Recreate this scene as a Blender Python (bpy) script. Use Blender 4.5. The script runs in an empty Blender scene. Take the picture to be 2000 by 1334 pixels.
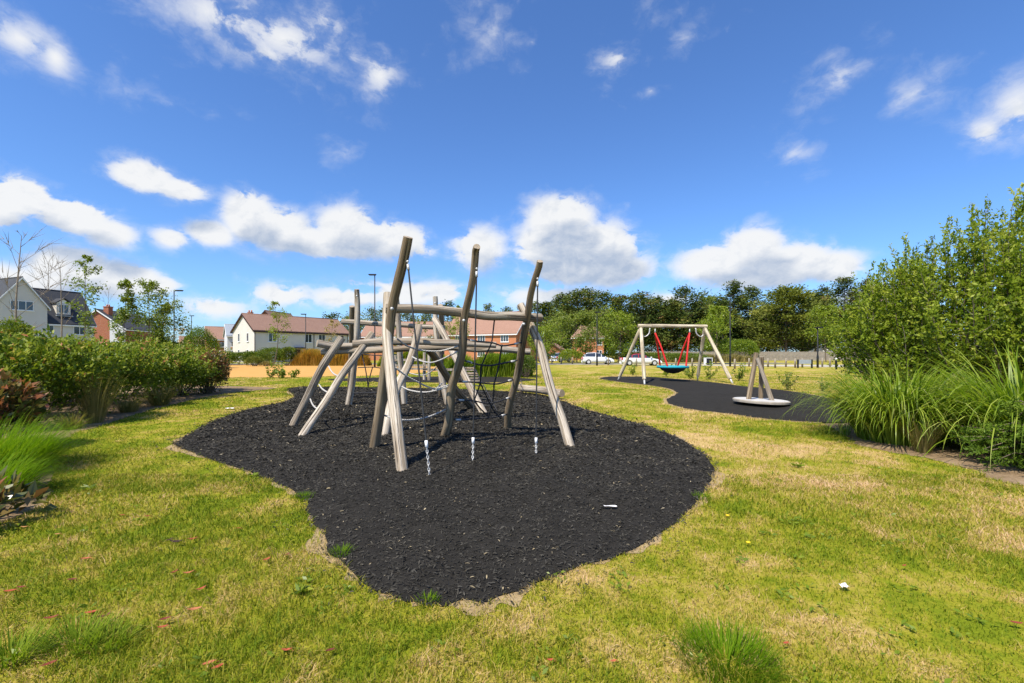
import bpy, bmesh, math, random
import numpy as np
from mathutils import Vector
R = math.radians
sc = bpy.context.scene
col = sc.collection
rng = np.random.default_rng(7)
random.seed(7)

# ------------------------------------------------------------------ camera
CAM_H, FPX, CX, HY = 1.45, 900.0, 1000.0, 690.0      # eye height, focal length in photo pixels, horizon row
cam_data = bpy.data.cameras.new('camera')
cam = bpy.data.objects.new('camera', cam_data)
col.objects.link(cam)
cam.location = (0, 0, CAM_H)
cam.rotation_euler = (R(90), 0, 0)
cam_data.sensor_width = 36.0
cam_data.lens = 36.0 * FPX / 2000.0
cam_data.shift_y = (HY - 667.0) / 2000.0
cam_data.clip_start, cam_data.clip_end = 0.05, 3000
sc.camera = cam

# ------------------------------------------------------------------ light
SUN_EL = 55.0
SUN_TO = (0.60, 0.80)                                 # the way the shadows fall on the ground
sun_data = bpy.data.lights.new('sun', 'SUN')
sun_data.energy = 4.4
sun_data.angle = R(0.55)
sun_data.color = (1.0, 0.925, 0.79)
sun = bpy.data.objects.new('sun', sun_data)
col.objects.link(sun)
_d = Vector((SUN_TO[0] * math.cos(R(SUN_EL)), SUN_TO[1] * math.cos(R(SUN_EL)), -math.sin(R(SUN_EL))))
sun.rotation_euler = _d.to_track_quat('-Z', 'Y').to_euler()
sun.location = (-20, -25, 40)

world = bpy.data.worlds.new('World')
sc.world = world
world.use_nodes = True
world.cycles.sampling_method = 'MANUAL'
world.cycles.sample_map_resolution = 256
sc.view_settings.view_transform = 'Standard'
sc.view_settings.look = 'None'
sc.view_settings.gamma = 1.0
sc.view_settings.exposure = 0.62
sc.view_settings.use_curve_mapping = False
sc.cycles.max_bounces = 5
sc.cycles.diffuse_bounces = 2
sc.cycles.glossy_bounces = 2
sc.cycles.transmission_bounces = 4
sc.cycles.transparent_max_bounces = 8
sc.cycles.use_adaptive_sampling = True
sc.cycles.adaptive_threshold = 0.02
sc.cycles.caustics_reflective = False
sc.cycles.caustics_refractive = False

class NT:
    """small helper round a node tree"""
    def __init__(s, tree): s.t = tree; s.n = tree.nodes; s.l = tree.links
    def new(s, kind, **kw):
        n = s.n.new(kind)
        for k, v in kw.items(): setattr(n, k, v)
        return n
    def put(s, sock, v):
        if v is None: return
        if isinstance(v, bpy.types.NodeSocket): s.l.new(v, sock)
        else: sock.default_value = v
    def math(s, op, a, b=None, c=None, clamp=False):
        n = s.new('ShaderNodeMath', operation=op, use_clamp=clamp)
        s.put(n.inputs[0], a); s.put(n.inputs[1], b); s.put(n.inputs[2], c)
        return n.outputs[0]
    def vmath(s, op, a, b=None, out=0):
        n = s.new('ShaderNodeVectorMath', operation=op)
        s.put(n.inputs[0], a); s.put(n.inputs[1], b)
        return n.outputs[out]
    def noise(s, vec, scale, detail=3, rough=0.55, dist=0.0, out='Fac'):
        n = s.new('ShaderNodeTexNoise')
        s.put(n.inputs['Vector'], vec); n.inputs['Scale'].default_value = scale
        n.inputs['Detail'].default_value = detail; n.inputs['Roughness'].default_value = rough
        n.inputs['Distortion'].default_value = dist
        return n.outputs[out]
    def ramp(s, fac, stops, interp='LINEAR'):
        n = s.new('ShaderNodeValToRGB'); cr = n.color_ramp; cr.interpolation = interp
        while len(cr.elements) < len(stops): cr.elements.new(0.5)
        for e, (p, c) in zip(cr.elements, stops): e.position = p; e.color = (*c, 1.0)
        s.put(n.inputs[0], fac)
        return n.outputs[0]
    def maprange(s, v, a, b, c=0.0, d=1.0, smooth=True):
        n = s.new('ShaderNodeMapRange'); n.interpolation_type = 'SMOOTHSTEP' if smooth else 'LINEAR'
        s.put(n.inputs[0], v)
        for i, q in enumerate((a, b, c, d)): n.inputs[i + 1].default_value = q
        return n.outputs[0]
    def mix(s, f, a, b, mode='MIX'):
        n = s.new('ShaderNodeMix', data_type='RGBA', blend_type=mode)
        s.put(n.inputs[0], f)
        s.put(n.inputs[6], (*a, 1.0) if isinstance(a, tuple) else a)
        s.put(n.inputs[7], (*b, 1.0) if isinstance(b, tuple) else b)
        return n.outputs[2]

# ------------------------------------------------------------------ sky with fair-weather clouds
def px_dir(px, py):
    dx, dy = px - CX, HY - py
    return math.atan2(dx, FPX), math.atan2(dy, math.hypot(FPX, dx))
NOISE_K = 0.78
CLOUDS = [  # px, py, half width, half height, weight: seen part of the sky
    (1095, 432, 62, 46, 1.35), (1080, 482, 70, 48, 1.35), (1165, 492, 80, 55, 1.3), (1195, 528, 80, 32, 1.15), (1110, 530, 85, 30, 1.0),
    (1470, 488, 62, 42, 1.25), (1395, 515, 80, 36, 1.15), (1545, 515, 85, 38, 1.2), (1625, 522, 60, 32, 1.15), (1480, 540, 130, 28, 0.95),
    (488, 424, 50, 48, 1.3), (545, 450, 68, 42, 1.25), (605, 470, 60, 30, 1.1), (680, 450, 60, 44, 1.3), (765, 470, 75, 36, 1.2), (650, 486, 120, 22, 0.95), (412, 455, 48, 24, 1.1), (820, 490, 40, 18, 0.7),
    (280, 345, 68, 32, 1.1), (350, 370, 58, 22, 1.05),
    (40, 385, 85, 42, 1.2), (140, 422, 85, 38, 1.2), (215, 455, 55, 28, 1.05), (5, 422, 40, 26, 1.1), (335, 465, 42, 22, 0.85),
    (140, 525, 80, 42, 1.35), (235, 545, 90, 34, 1.25), (310, 555, 50, 20, 0.9), (60, 570, 90, 45, 1.15), (0, 550, 40, 34, 1.1),
    (440, 30, 120, 55, 0.95), (555, 75, 110, 52, 1.0), (520, 105, 80, 30, 0.85), (640, 40, 70, 70, 0.68), (690, 110, 40, 60, 0.5), (742, 145, 36, 48, 0.95),
    (40, 75, 75, 38, 0.9), (108, 112, 34, 34, 1.0), (330, 200, 60, 20, 0.32), (230, 130, 20, 20, 0.2),
    (550, 575, 75, 24, 0.85), (680, 582, 90, 24, 0.85), (790, 572, 85, 28, 0.95), (865, 572, 48, 24, 0.95), (935, 485, 58, 42, 0.95), (420, 600, 80, 26, 0.75), (700, 555, 60, 16, 0.6),
    (1925, 258, 42, 28, 1.0), (1990, 215, 55, 52, 1.05),
    (1205, 115, 44, 34, 0.8), (1250, 30, 60, 40, 0.33), (965, 55, 48, 44, 0.42), (1040, 83, 16, 14, 0.5), (1335, 75, 36, 18, 0.35), (1640, 150, 52, 45, 0.6), (1590, 190, 40, 28, 0.4), (1780, 186, 62, 24, 0.55), (1550, 300, 32, 24, 0.55), (1270, 178, 14, 9, 0.5), (675, 295, 20, 16, 0.45),
    (1080, 578, 150, 22, 0.7), (1300, 585, 120, 18, 0.55), (1700, 585, 150, 40, 0.7)]
def build_sky():
    w = NT(world.node_tree); w.n.clear()
    blobs = []
    for px, py, rx, ry, k in CLOUDS:
        a, e = px_dir(px, py)
        dx, dy = px - CX, HY - py
        h = math.hypot(FPX, dx)
        big = 1.04 if py > 330 else 1.2
        k = k if py > 330 else k * 0.56
        blobs.append((a, e, big * rx * FPX / h ** 2, big * ry * h / (h * h + dy * dy), k))
    rr = random.Random(3)
    for i in range(26):                                # the rest of the sky goes on the same way
        s = rr.choice((-1, 1)); a = s * rr.uniform(1.0, 3.0); e = rr.uniform(0.06, 0.85)
        blobs.append((a, e, rr.uniform(0.05, 0.13), rr.uniform(0.03, 0.06), rr.uniform(0.6, 1.3)))
    def group(name, build):
        g = bpy.data.node_groups.new(name, 'ShaderNodeTree')
        g.interface.new_socket('v', in_out='INPUT', socket_type='NodeSocketVector')
        g.interface.new_socket('f', in_out='OUTPUT', socket_type='NodeSocketFloat')
        q = NT(g); gi = q.new('NodeGroupInput'); go = q.new('NodeGroupOutput')
        q.l.new(build(q, gi.outputs[0]), go.inputs[0]); return g
    def bodies(q, p):                                  # smooth cloud masses in azimuth and elevation, flat-bottomed
        acc = None
        for a, e, rx, ry, k in blobs:
            v = q.vmath('SUBTRACT', p, (a, e, 0))
            v = q.vmath('MULTIPLY', v, (0.74 / rx, 0.74 / ry, 0))
            m = q.vmath('LENGTH', v, out=1)
            m = q.math('MULTIPLY_ADD', m, -(k + 0.15), k * 1.15 - 0.10)
            acc = m if acc is None else q.math('SMOOTH_MAX', acc, m, 0.22)
        return q.math('MAXIMUM', acc, -0.9)
    def billows(q, d):
        st = q.vmath('MULTIPLY', d, (1.0, 1.0, 1.5))
        wn = q.noise(st, 8.0, 5, 0.6, 0.0, 'Color')
        st = q.vmath('ADD', st, q.vmath('MULTIPLY', q.vmath('SUBTRACT', wn, (0.5, 0.5, 0.5)), (0.09, 0.09, 0.06)))
        n1 = q.noise(st, 7.0, 12, 0.60, 0.0)
        n2 = q.noise(st, 26.0, 9, 0.64, 0.3)
        v = q.new('ShaderNodeTexVoronoi', feature='F1'); q.l.new(st, v.inputs['Vector']); v.inputs['Scale'].default_value = 22.0
        nn = q.math('MULTIPLY_ADD', n1, 2.9, -1.45)
        nn = q.math('ADD', nn, q.math('MULTIPLY_ADD', n2, 1.5, -0.75))
        return q.math('ADD', nn, q.math('MULTIPLY_ADD', v.outputs['Distance'], -0.6, 0.26))
    gb, gn = group('cloud_bodies', bodies), group('cloud_billows', billows)
    tc = w.new('ShaderNodeTexCoord'); d = tc.outputs['Generated']
    sep = w.new('ShaderNodeSeparateXYZ'); w.l.new(d, sep.inputs[0])
    az = w.math('ARCTAN2', sep.outputs[0], sep.outputs[1]); el = w.math('ARCSINE', sep.outputs[2])
    cmb = w.new('ShaderNodeCombineXYZ'); w.l.new(az, cmb.inputs[0]); w.l.new(el, cmb.inputs[1])
    def ev(g, v, off):
        n = w.new('ShaderNodeGroup'); n.node_tree = g; w.l.new(w.vmath('ADD', v, off), n.inputs[0]); return n.outputs[0]
    b0 = ev(gb, cmb.outputs[0], (0, 0, 0)); b1 = ev(gb, cmb.outputs[0], (-0.020, 0.050, 0))
    n0 = ev(gn, d, (0, 0, 0)); n1 = ev(gn, d, (-0.007, 0.0, 0.011))
    d0 = w.math('MULTIPLY_ADD', n0, NOISE_K, b0)
    veil = w.maprange(b0, 0.0, 0.65, 0.0, 1.0)       # thin masses stay see-through with soft rims
    hard = w.maprange(d0, 0.02, 0.34); soft = w.maprange(d0, -0.35, 1.05)
    alpha = w.math('ADD', w.math('MULTIPLY', hard, veil), w.math('MULTIPLY', soft, w.math('SUBTRACT', 1.0, veil)))
    alpha = w.math('MULTIPLY', alpha, w.maprange(b0, -0.3, 0.55, 0.40, 0.97))
    base = w.maprange(b1, 0.0, 0.80)                  # cloud above: the underside greys
    relief = w.math('MULTIPLY', w.math('SUBTRACT', n1, n0), 0.50)
    shade = w.math('ADD', w.math('MULTIPLY', base, 0.85), relief, None, True)
    cloud = w.mix(shade, (0.605, 0.61, 0.615), (0.295, 0.350, 0.445))
    sky = w.new('ShaderNodeTexSky', sky_type='NISHITA', sun_disc=False)
    sky.sun_elevation = R(SUN_EL)
    sky.sun_rotation = math.atan2(-SUN_TO[0], -SUN_TO[1])
    sky.altitude = 0; sky.air_density = 1.0; sky.dust_density = 0.5; sky.ozone_density = 2.2
    skyc = w.vmath('SCALE', sky.outputs[0]); skyc.node.inputs[3].default_value = 0.106
    skyc = w.mix(1.0, skyc, (0.60, 0.87, 1.25), 'MULTIPLY')
    outc = w.mix(alpha, skyc, cloud)
    bg = w.new('ShaderNodeBackground'); w.l.new(outc, bg.inputs[0]); bg.inputs[1].default_value = 1.0
    out = w.new('ShaderNodeOutputWorld'); w.l.new(bg.outputs[0], out.inputs[0])
build_sky()

# ------------------------------------------------------------------ helpers
def G(px, py):                                         # photo pixel -> place on the ground
    y = CAM_H * FPX / (py - HY)
    return np.array(((px - CX) / FPX * y, y, 0.0))
def P(px, py, y):                                      # photo pixel at a known distance
    return np.array(((px - CX) / FPX * y, y, CAM_H - (py - HY) / FPX * y))

def tag(o, label=None, cat=None, group=None, kind=None):
    if label: o['label'] = label
    if cat: o['category'] = cat
    if group: o['group'] = group
    if kind: o['kind'] = kind
    return o
def thing(name, label, cat, loc, group=None, rz=0.0):
    o = bpy.data.objects.new(name, None); col.objects.link(o)
    o.empty_display_size = 0.2
    o.location = tuple(float(v) for v in loc); o.rotation_euler = (0, 0, rz)
    return tag(o, label, cat, group)
def link(name, me, mat, parent=None):
    o = bpy.data.objects.new(name, me); col.objects.link(o)
    if mat is not None and not me.materials: me.materials.append(mat)
    if parent is not None: o.parent = parent
    return o
def mesh(name, V, F, smooth=False, attrs=None):
    """V (n,3); F: array (m,3|4) or list of tuples"""
    me = bpy.data.meshes.new(name)
    V = np.asarray(V, dtype=np.float32)
    if isinstance(F, np.ndarray):
        m, k = F.shape
        me.vertices.add(len(V)); me.vertices.foreach_set('co', V.ravel())
        me.loops.add(m * k); me.loops.foreach_set('vertex_index', F.astype(np.int32).ravel())
        me.polygons.add(m)
        me.polygons.foreach_set('loop_start', np.arange(0, m * k, k, dtype=np.int32))
        me.polygons.foreach_set('loop_total', np.full(m, k, dtype=np.int32))
        if smooth: me.polygons.foreach_set('use_smooth', np.ones(m, dtype=bool))
        me.update(calc_edges=True)
    else:
        me.from_pydata(V.tolist(), [], [tuple(int(i) for i in f) for f in F])
        if smooth:
            for p in me.polygons: p.use_smooth = True
    for k, a in (attrs or {}).items():
        a = np.asarray(a, dtype=np.float32)
        if a.ndim == 1:
            at = me.attributes.new(k, 'FLOAT', 'POINT'); at.data.foreach_set('value', a)
        else:
            at = me.attributes.new(k, 'FLOAT_VECTOR', 'POINT'); at.data.foreach_set('vector', a.ravel())
    return me
def part(root, name, V, F, mat, smooth=False, attrs=None, parent=None):
    """a mesh given in world coordinates, hung under root (and under the part `parent`)"""
    V = np.asarray(V, dtype=np.float64) - np.array(root.location)
    return link(name, mesh(name, V, F, smooth, attrs), mat, parent or root)
def boxVF(x0, x1, y0, y1, z0, z1):
    V = np.array([(x, y, z) for z in (z0, z1) for y in (y0, y1) for x in (x0, x1)], float)
    F = [(0, 2, 3, 1), (4, 5, 7, 6), (0, 1, 5, 4), (2, 6, 7, 3), (0, 4, 6, 2), (1, 3, 7, 5)]
    return V, F
def orientVF(V, org, ux, uy=None, uz=(0, 0, 1)):
    ux = np.asarray(ux, float); uz = np.asarray(uz, float)
    uy = np.cross(uz, ux) if uy is None else np.asarray(uy, float)
    V = np.asarray(V, float)
    return np.asarray(org, float) + V[:, :1] * ux + V[:, 1:2] * uy + V[:, 2:3] * uz
def merge(*vf):
    VV, FF, n = [], [], 0
    for V, F in vf:
        VV.append(np.asarray(V, float)); FF += [tuple(i + n for i in f) for f in F]; n += len(V)
    return np.concatenate(VV), FF
def catmull(pts, n):
    p = np.asarray(pts, float)
    if len(p) == 2:
        t = np.linspace(0, 1, n)[:, None]; return p[0] * (1 - t) + p[1] * t
    q = np.vstack([2 * p[0] - p[1], p, 2 * p[-1] - p[-2]])
    s = np.concatenate([[0], np.cumsum(np.linalg.norm(np.diff(p, axis=0), axis=1))]); s /= s[-1]
    out = []
    for t in np.linspace(0, 1, n):
        i = min(np.searchsorted(s, t, 'right') - 1, len(p) - 2); i = max(i, 0)
        u = (t - s[i]) / max(s[i + 1] - s[i], 1e-9)
        a, b, c, d = q[i], q[i + 1], q[i + 2], q[i + 3]
        out.append(0.5 * (2 * b + (c - a) * u + (2 * a - 5 * b + 4 * c - d) * u * u + (3 * b - a - 3 * c + d) * u ** 3))
    return np.array(out)
def frames(path):
    T = np.gradient(path, axis=0); T /= np.linalg.norm(T, axis=1)[:, None]
    ref = np.array((0, 0, 1.0)) if abs(T[0][2]) < 0.9 else np.array((1.0, 0, 0))
    A = np.cross(T[0], ref); A /= np.linalg.norm(A); As = []
    for t in T:
        A = A - t * np.dot(A, t); A /= np.linalg.norm(A); As.append(A.copy())
    As = np.array(As); return T, As, np.cross(T, As)
def tubeVF(path, rad, sides=6, cap=True):
    path = np.asarray(path, float); n = len(path)
    rad = np.broadcast_to(np.asarray(rad, float), (n,))
    T, A, B = frames(path)
    an = np.linspace(0, 2 * math.pi, sides, endpoint=False)
    V = (path[:, None] + rad[:, None, None] * (np.cos(an)[None, :, None] * A[:, None] + np.sin(an)[None, :, None] * B[:, None])).reshape(-1, 3)
    F = [(i * sides + j, i * sides + (j + 1) % sides, (i + 1) * sides + (j + 1) % sides, (i + 1) * sides + j) for i in range(n - 1) for j in range(sides)]
    if cap:
        F.append(tuple(range(sides - 1, -1, -1))); F.append(tuple((n - 1) * sides + j for j in range(sides)))
    return V, F
def latheVF(prof, org=(0, 0, 0), sides=24):
    an = np.linspace(0, 2 * math.pi, sides, endpoint=False); V, F = [], []
    for r, z in prof:
        V += [(org[0] + r * math.cos(a), org[1] + r * math.sin(a), org[2] + z) for a in an]
    for i in range(len(prof) - 1):
        for j in range(sides):
            F.append((i * sides + j, i * sides + (j + 1) % sides, (i + 1) * sides + (j + 1) % sides, (i + 1) * sides + j))
    F.append(tuple(range(sides - 1, -1, -1))); F.append(tuple((len(prof) - 1) * sides + j for j in range(sides)))
    return np.array(V), F
def inside(poly, X, Y):
    poly = np.asarray(poly)[:, :2]; c = np.zeros(len(X), bool); j = len(poly) - 1
    for i in range(len(poly)):
        xi, yi = poly[i]; xj, yj = poly[j]
        if yi != yj:
            m = ((yi > Y) != (yj > Y)) & (X < (xj - xi) * (Y - yi) / (yj - yi) + xi); c ^= m
        j = i
    return c
def edge_dist(poly, X, Y):
    poly = np.asarray(poly)[:, :2]; best = np.full(len(X), 1e9)
    for a, b in zip(poly, np.roll(poly, -1, axis=0)):
        d = b - a; L = d @ d + 1e-12
        t = np.clip(((X - a[0]) * d[0] + (Y - a[1]) * d[1]) / L, 0, 1)
        best = np.minimum(best, np.hypot(X - a[0] - t * d[0], Y - a[1] - t * d[1]))
    return best
def closed_spline(pts, n):
    p = np.asarray(pts, float)[:, :2]; m = len(p); out = []
    per = max(2, n // m)
    for i in range(m):
        a, b, c, d = p[i - 1], p[i], p[(i + 1) % m], p[(i + 2) % m]
        for u in np.linspace(0, 1, per, endpoint=False):
            out.append(0.5 * (2 * b + (c - a) * u + (2 * a - 5 * b + 4 * c - d) * u * u + (3 * b - a - 3 * c + d) * u ** 3))
    return np.array(out)
# ------------------------------------------------------------------ materials
def newmat(name):
    m = bpy.data.materials.new(name); m.use_nodes = True
    t = NT(m.node_tree); t.n.clear()
    out = t.new('ShaderNodeOutputMaterial'); b = t.new('ShaderNodeBsdfPrincipled')
    t.l.new(b.outputs[0], out.inputs[0])
    return m, t, b, out
def bump(t, b, h, strength=0.4, dist=0.01):
    n = t.new('ShaderNodeBump'); n.inputs['Strength'].default_value = strength; n.inputs['Distance'].default_value = dist
    t.put(n.inputs['Height'], h); t.l.new(n.outputs[0], b.inputs['Normal'])
def attr(t, name, out='Fac'):
    n = t.new('ShaderNodeAttribute'); n.attribute_name = name; return n.outputs[out]
def pos(t): return t.new('ShaderNodeNewGeometry').outputs['Position']
def plain(name, c, rough=0.6, metal=0.0, var=0.15, scale=8.0, spec=0.3):
    m, t, b, o = newmat(name)
    tc = t.new('ShaderNodeTexCoord').outputs['Object']
    n = t.noise(tc, scale, 4, 0.6)
    c1 = tuple(max(0, v * (1 - var)) for v in c); c2 = tuple(min(1, v * (1 + var)) for v in c)
    t.put(b.inputs['Base Color'], t.ramp(n, [(0.3, c1), (0.7, c2)]))
    b.inputs['Roughness'].default_value = rough; b.inputs['Metallic'].default_value = metal
    b.inputs['Specular IOR Level'].default_value = spec
    return m
def leafmat(name, stops, rough=0.45, trans=0.28, spec=0.35):
    m, t, b, o = newmat(name)
    c = t.ramp(attr(t, 'tint'), stops)
    t.put(b.inputs['Base Color'], c); b.inputs['Roughness'].default_value = rough
    b.inputs['Specular IOR Level'].default_value = spec
    tr = t.new('ShaderNodeBsdfTranslucent'); t.put(tr.inputs[0], t.mix(1.0, c, (1.25, 1.3, 0.7), 'MULTIPLY'))
    mx = t.new('ShaderNodeMixShader'); mx.inputs[0].default_value = trans
    t.l.new(b.outputs[0], mx.inputs[1]); t.l.new(tr.outputs[0], mx.inputs[2]); t.l.new(mx.outputs[0], o.inputs[0])
    return m
def logmat(name, dark, mid, light):
    """weathered debarked timber: grain and checks run along the log (attribute lp = cross-section x, y, length)"""
    m, t, b, o = newmat(name)
    lp = attr(t, 'lp', 'Vector')
    g1 = t.noise(t.vmath('MULTIPLY', lp, (26, 26, 1.1)), 1.0, 6, 0.66, 0.35)
    g2 = t.noise(t.vmath('MULTIPLY', lp, (7, 7, 0.9)), 1.0, 4, 0.55)
    g3 = t.noise(t.vmath('MULTIPLY', lp, (34, 34, 0.7)), 1.0, 5, 0.6)
    c = t.ramp(g1, [(0.38, dark), (0.49, mid), (0.60, light)])
    c = t.mix(t.maprange(g2, 0.42, 0.62), c, t.mix(0.62, c, (0.235, 0.175, 0.115)))
    crack = t.maprange(g3, 0.365, 0.425)
    c = t.mix(crack, (0.085, 0.065, 0.048), c)
    ends = attr(t, 'endcap')
    c = t.mix(ends, c, (0.36, 0.29, 0.21))
    t.put(b.inputs['Base Color'], c); b.inputs['Roughness'].default_value = 0.82
    b.inputs['Specular IOR Level'].default_value = 0.2
    h = t.math('ADD', g1, t.math('MULTIPLY', crack, 0.8))
    bump(t, b, h, 0.9, 0.012)
    return m
def tube_twist(name, c1, c2, rough=0.8):
    m, t, b, o = newmat(name)
    lp = attr(t, 'lp', 'Vector'); s = t.new('ShaderNodeSeparateXYZ'); t.l.new(lp, s.inputs[0])
    ang = t.math('ARCTAN2', s.outputs[1], s.outputs[0])
    f = t.math('SINE', t.math('ADD', t.math('MULTIPLY', ang, 3.0), t.math('MULTIPLY', s.outputs[2], 150.0)))
    t.put(b.inputs['Base Color'], t.mix(t.maprange(f, -1, -0.1), c1, c2))
    b.inputs['Roughness'].default_value = rough; bump(t, b, f, 0.6, 0.004)
    return m
def lawn_color(t):
    p = pos(t)
    a = t.noise(p, 0.42, 5, 0.6, 0.6); d = t.noise(p, 1.9, 5, 0.62, 0.4); e = t.noise(p, 9.0, 4, 0.6); f = t.noise(p, 55.0, 3, 0.6)
    v = t.math('MULTIPLY_ADD', a, 0.95, -0.475)
    v = t.math('ADD', v, t.math('MULTIPLY_ADD', d, 0.85, -0.425))
    v = t.math('ADD', v, t.math('MULTIPLY_ADD', e, 0.34, -0.17))
    v = t.math('ADD', v, t.math('MULTIPLY_ADD', f, 0.16, -0.08))
    sp = t.new('ShaderNodeSeparateXYZ'); t.l.new(p, sp.inputs[0])
    v = t.math('ADD', v, t.maprange(sp.outputs[0], -3.0, 3.5, 0.458, 0.506))   # the open side of the lawn is drier
    return v
LAWN = [(0.33, (0.171, 0.2107, 0.0115)), (0.44, (0.2679, 0.2597, 0.0207)), (0.54, (0.3762, 0.2989, 0.0575)), (0.66, (0.5016, 0.3528, 0.138))]
def make_lawn():
    m, t, b, o = newmat('lawn_turf')
    v = lawn_color(t)
    c = t.ramp(v, LAWN)
    t.put(b.inputs['Base Color'], c); b.inputs['Roughness'].default_value = 0.95
    b.inputs['Specular IOR Level'].default_value = 0.05
    bump(t, b, t.noise(pos(t), 38.0, 4, 0.7), 0.7, 0.03)
    return m
def make_blade():
    m, t, b, o = newmat('grass_blade')
    v = t.math('ADD', lawn_color(t), t.math('MULTIPLY_ADD', attr(t, 'tint'), 0.33, -0.19))
    c = t.ramp(v, [(0.25, (0.1368, 0.2009, 0.0075)), (0.37, (0.2337, 0.2744, 0.0125)), (0.49, (0.3648, 0.3283, 0.03125)), (0.60, (0.5358, 0.392, 0.125)), (0.74, (0.7296, 0.5096, 0.3))])
    t.put(b.inputs['Base Color'], c); b.inputs['Roughness'].default_value = 0.6
    b.inputs['Specular IOR Level'].default_value = 0.2
    tr = t.new('ShaderNodeBsdfTranslucent'); t.put(tr.inputs[0], c)
    mx = t.new('ShaderNodeMixShader'); mx.inputs[0].default_value = 0.35
    t.l.new(b.outputs[0], mx.inputs[1]); t.l.new(tr.outputs[0], mx.inputs[2]); t.l.new(mx.outputs[0], o.inputs[0])
    return m
def ground_mat(name, stops, scale, bumps=0.5, rough=0.95, dist=0.02):
    m, t, b, o = newmat(name)
    p = pos(t)
    n = t.math('ADD', t.math('MULTIPLY', t.noise(p, scale, 6, 0.65), 0.6), t.math('MULTIPLY', t.noise(p, scale * 9, 4, 0.65), 0.4))
    t.put(b.inputs['Base Color'], t.ramp(n, stops)); b.inputs['Roughness'].default_value = rough
    b.inputs['Specular IOR Level'].default_value = 0.1
    bump(t, b, t.noise(p, scale * 9, 5, 0.7), bumps, dist)
    return m
def tiles_mat(name, c1, c2):
    m, t, b, o = newmat(name)
    uv = attr(t, 'lp', 'Vector')
    br = t.new('ShaderNodeTexBrick'); t.l.new(uv, br.inputs[0])
    br.inputs['Color1'].default_value = (*c1, 1); br.inputs['Color2'].default_value = (*c2, 1)
    br.inputs['Mortar'].default_value = (*[v * 0.55 for v in c1], 1)
    br.inputs['Scale'].default_value = 1.0; br.inputs['Mortar Size'].default_value = 0.012
    br.inputs['Brick Width'].default_value = 0.27; br.inputs['Row Height'].default_value = 0.26
    n = t.noise(uv, 0.7, 4, 0.6)
    c = t.mix(0.5, br.outputs[0], t.ramp(n, [(0.3, c1), (0.7, c2)]))
    t.put(b.inputs['Base Color'], c); b.inputs['Roughness'].default_value = 0.85
    bump(t, b, br.outputs['Fac'], -0.4, 0.02)
    return m
def brick_mat(name, c1, c2):
    m, t, b, o = newmat(name)
    uv = attr(t, 'lp', 'Vector')
    br = t.new('ShaderNodeTexBrick'); t.l.new(uv, br.inputs[0])
    br.inputs['Color1'].default_value = (*c1, 1); br.inputs['Color2'].default_value = (*c2, 1)
    br.inputs['Mortar'].default_value = (0.36, 0.28, 0.21, 1)
    br.inputs['Scale'].default_value = 1.0; br.inputs['Mortar Size'].default_value = 0.006
    br.inputs['Brick Width'].default_value = 0.225; br.inputs['Row Height'].default_value = 0.075
    t.put(b.inputs['Base Color'], br.outputs[0]); b.inputs['Roughness'].default_value = 0.9
    return m
M = {}
M['lawn'] = make_lawn(); M['blade'] = make_blade()
M['rubber'] = ground_mat('rubber_mulch_bed', [(0.3, (0.016, 0.0145, 0.012)), (0.7, (0.042, 0.038, 0.032))], 6.0, 0.9)
M['soil'] = ground_mat('dry_soil', [(0.28, (0.10, 0.065, 0.038)), (0.5, (0.24, 0.165, 0.095)), (0.72, (0.40, 0.30, 0.19))], 3.0, 0.7)
M['thatch'] = ground_mat('dry_turf_edge', [(0.30, (0.22, 0.155, 0.075)), (0.5, (0.36, 0.26, 0.13)), (0.7, (0.44, 0.34, 0.19))], 4.0, 0.8)
M['sand'] = ground_mat('orange_hoggin', [(0.3, (0.52, 0.275, 0.075)), (0.7, (0.60, 0.335, 0.105))], 0.7, 0.3)
M['asphalt'] = ground_mat('pale_road', [(0.3, (0.15, 0.145, 0.135)), (0.7, (0.22, 0.21, 0.195))], 0.8, 0.2)
M['paving'] = ground_mat('pale_paving', [(0.3, (0.40, 0.36, 0.29)), (0.7, (0.52, 0.47, 0.38))], 0.8, 0.2)
M['log_pale'] = logmat('timber_pale', (0.27, 0.215, 0.15), (0.5, 0.425, 0.33), (0.64, 0.56, 0.455))
M['log_brown'] = logmat('timber_brown', (0.115, 0.08, 0.045), (0.235, 0.175, 0.107), (0.36, 0.285, 0.19))
M['log_grey'] = logmat('timber_grey', (0.19, 0.152, 0.112), (0.35, 0.295, 0.228), (0.48, 0.415, 0.33))
M['log_new'] = logmat('timber_new', (0.42, 0.345, 0.225), (0.6, 0.51, 0.355), (0.7, 0.61, 0.45))
M['rope_white'] = tube_twist('twisted_white_rope', (0.16, 0.145, 0.125), (0.62, 0.59, 0.54))
M['rope_black'] = tube_twist('twisted_black_rope', (0.008, 0.008, 0.010), (0.035, 0.035, 0.042))
M['rope_grey'] = plain('grey_cable', (0.026, 0.027, 0.028), 0.6)
M['steel'] = plain('galvanised_steel', (0.55, 0.54, 0.52), 0.5, 0.35, 0.12)
M['white_plastic'] = plain('white_plastic', (0.80, 0.80, 0.80), 0.4, 0, 0.03)
M['black_metal'] = plain('black_painted_metal', (0.014, 0.015, 0.017), 0.5, 0, 0.1)
M['red'] = plain('red_rope_sleeve', (0.62, 0.022, 0.018), 0.55, 0, 0.1)
M['teal'] = plain('teal_rope_rim', (0.012, 0.30, 0.38), 0.6, 0, 0.1)
M['render_white'] = plain('cream_render', (0.62, 0.585, 0.53), 0.9, 0, 0.04, 0.8)
M['render_grey'] = plain('pale_grey_render', (0.60, 0.61, 0.64), 0.9, 0, 0.04, 0.8)
M['upvc'] = plain('white_frame', (0.80, 0.80, 0.79), 0.35, 0, 0.02)
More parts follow.
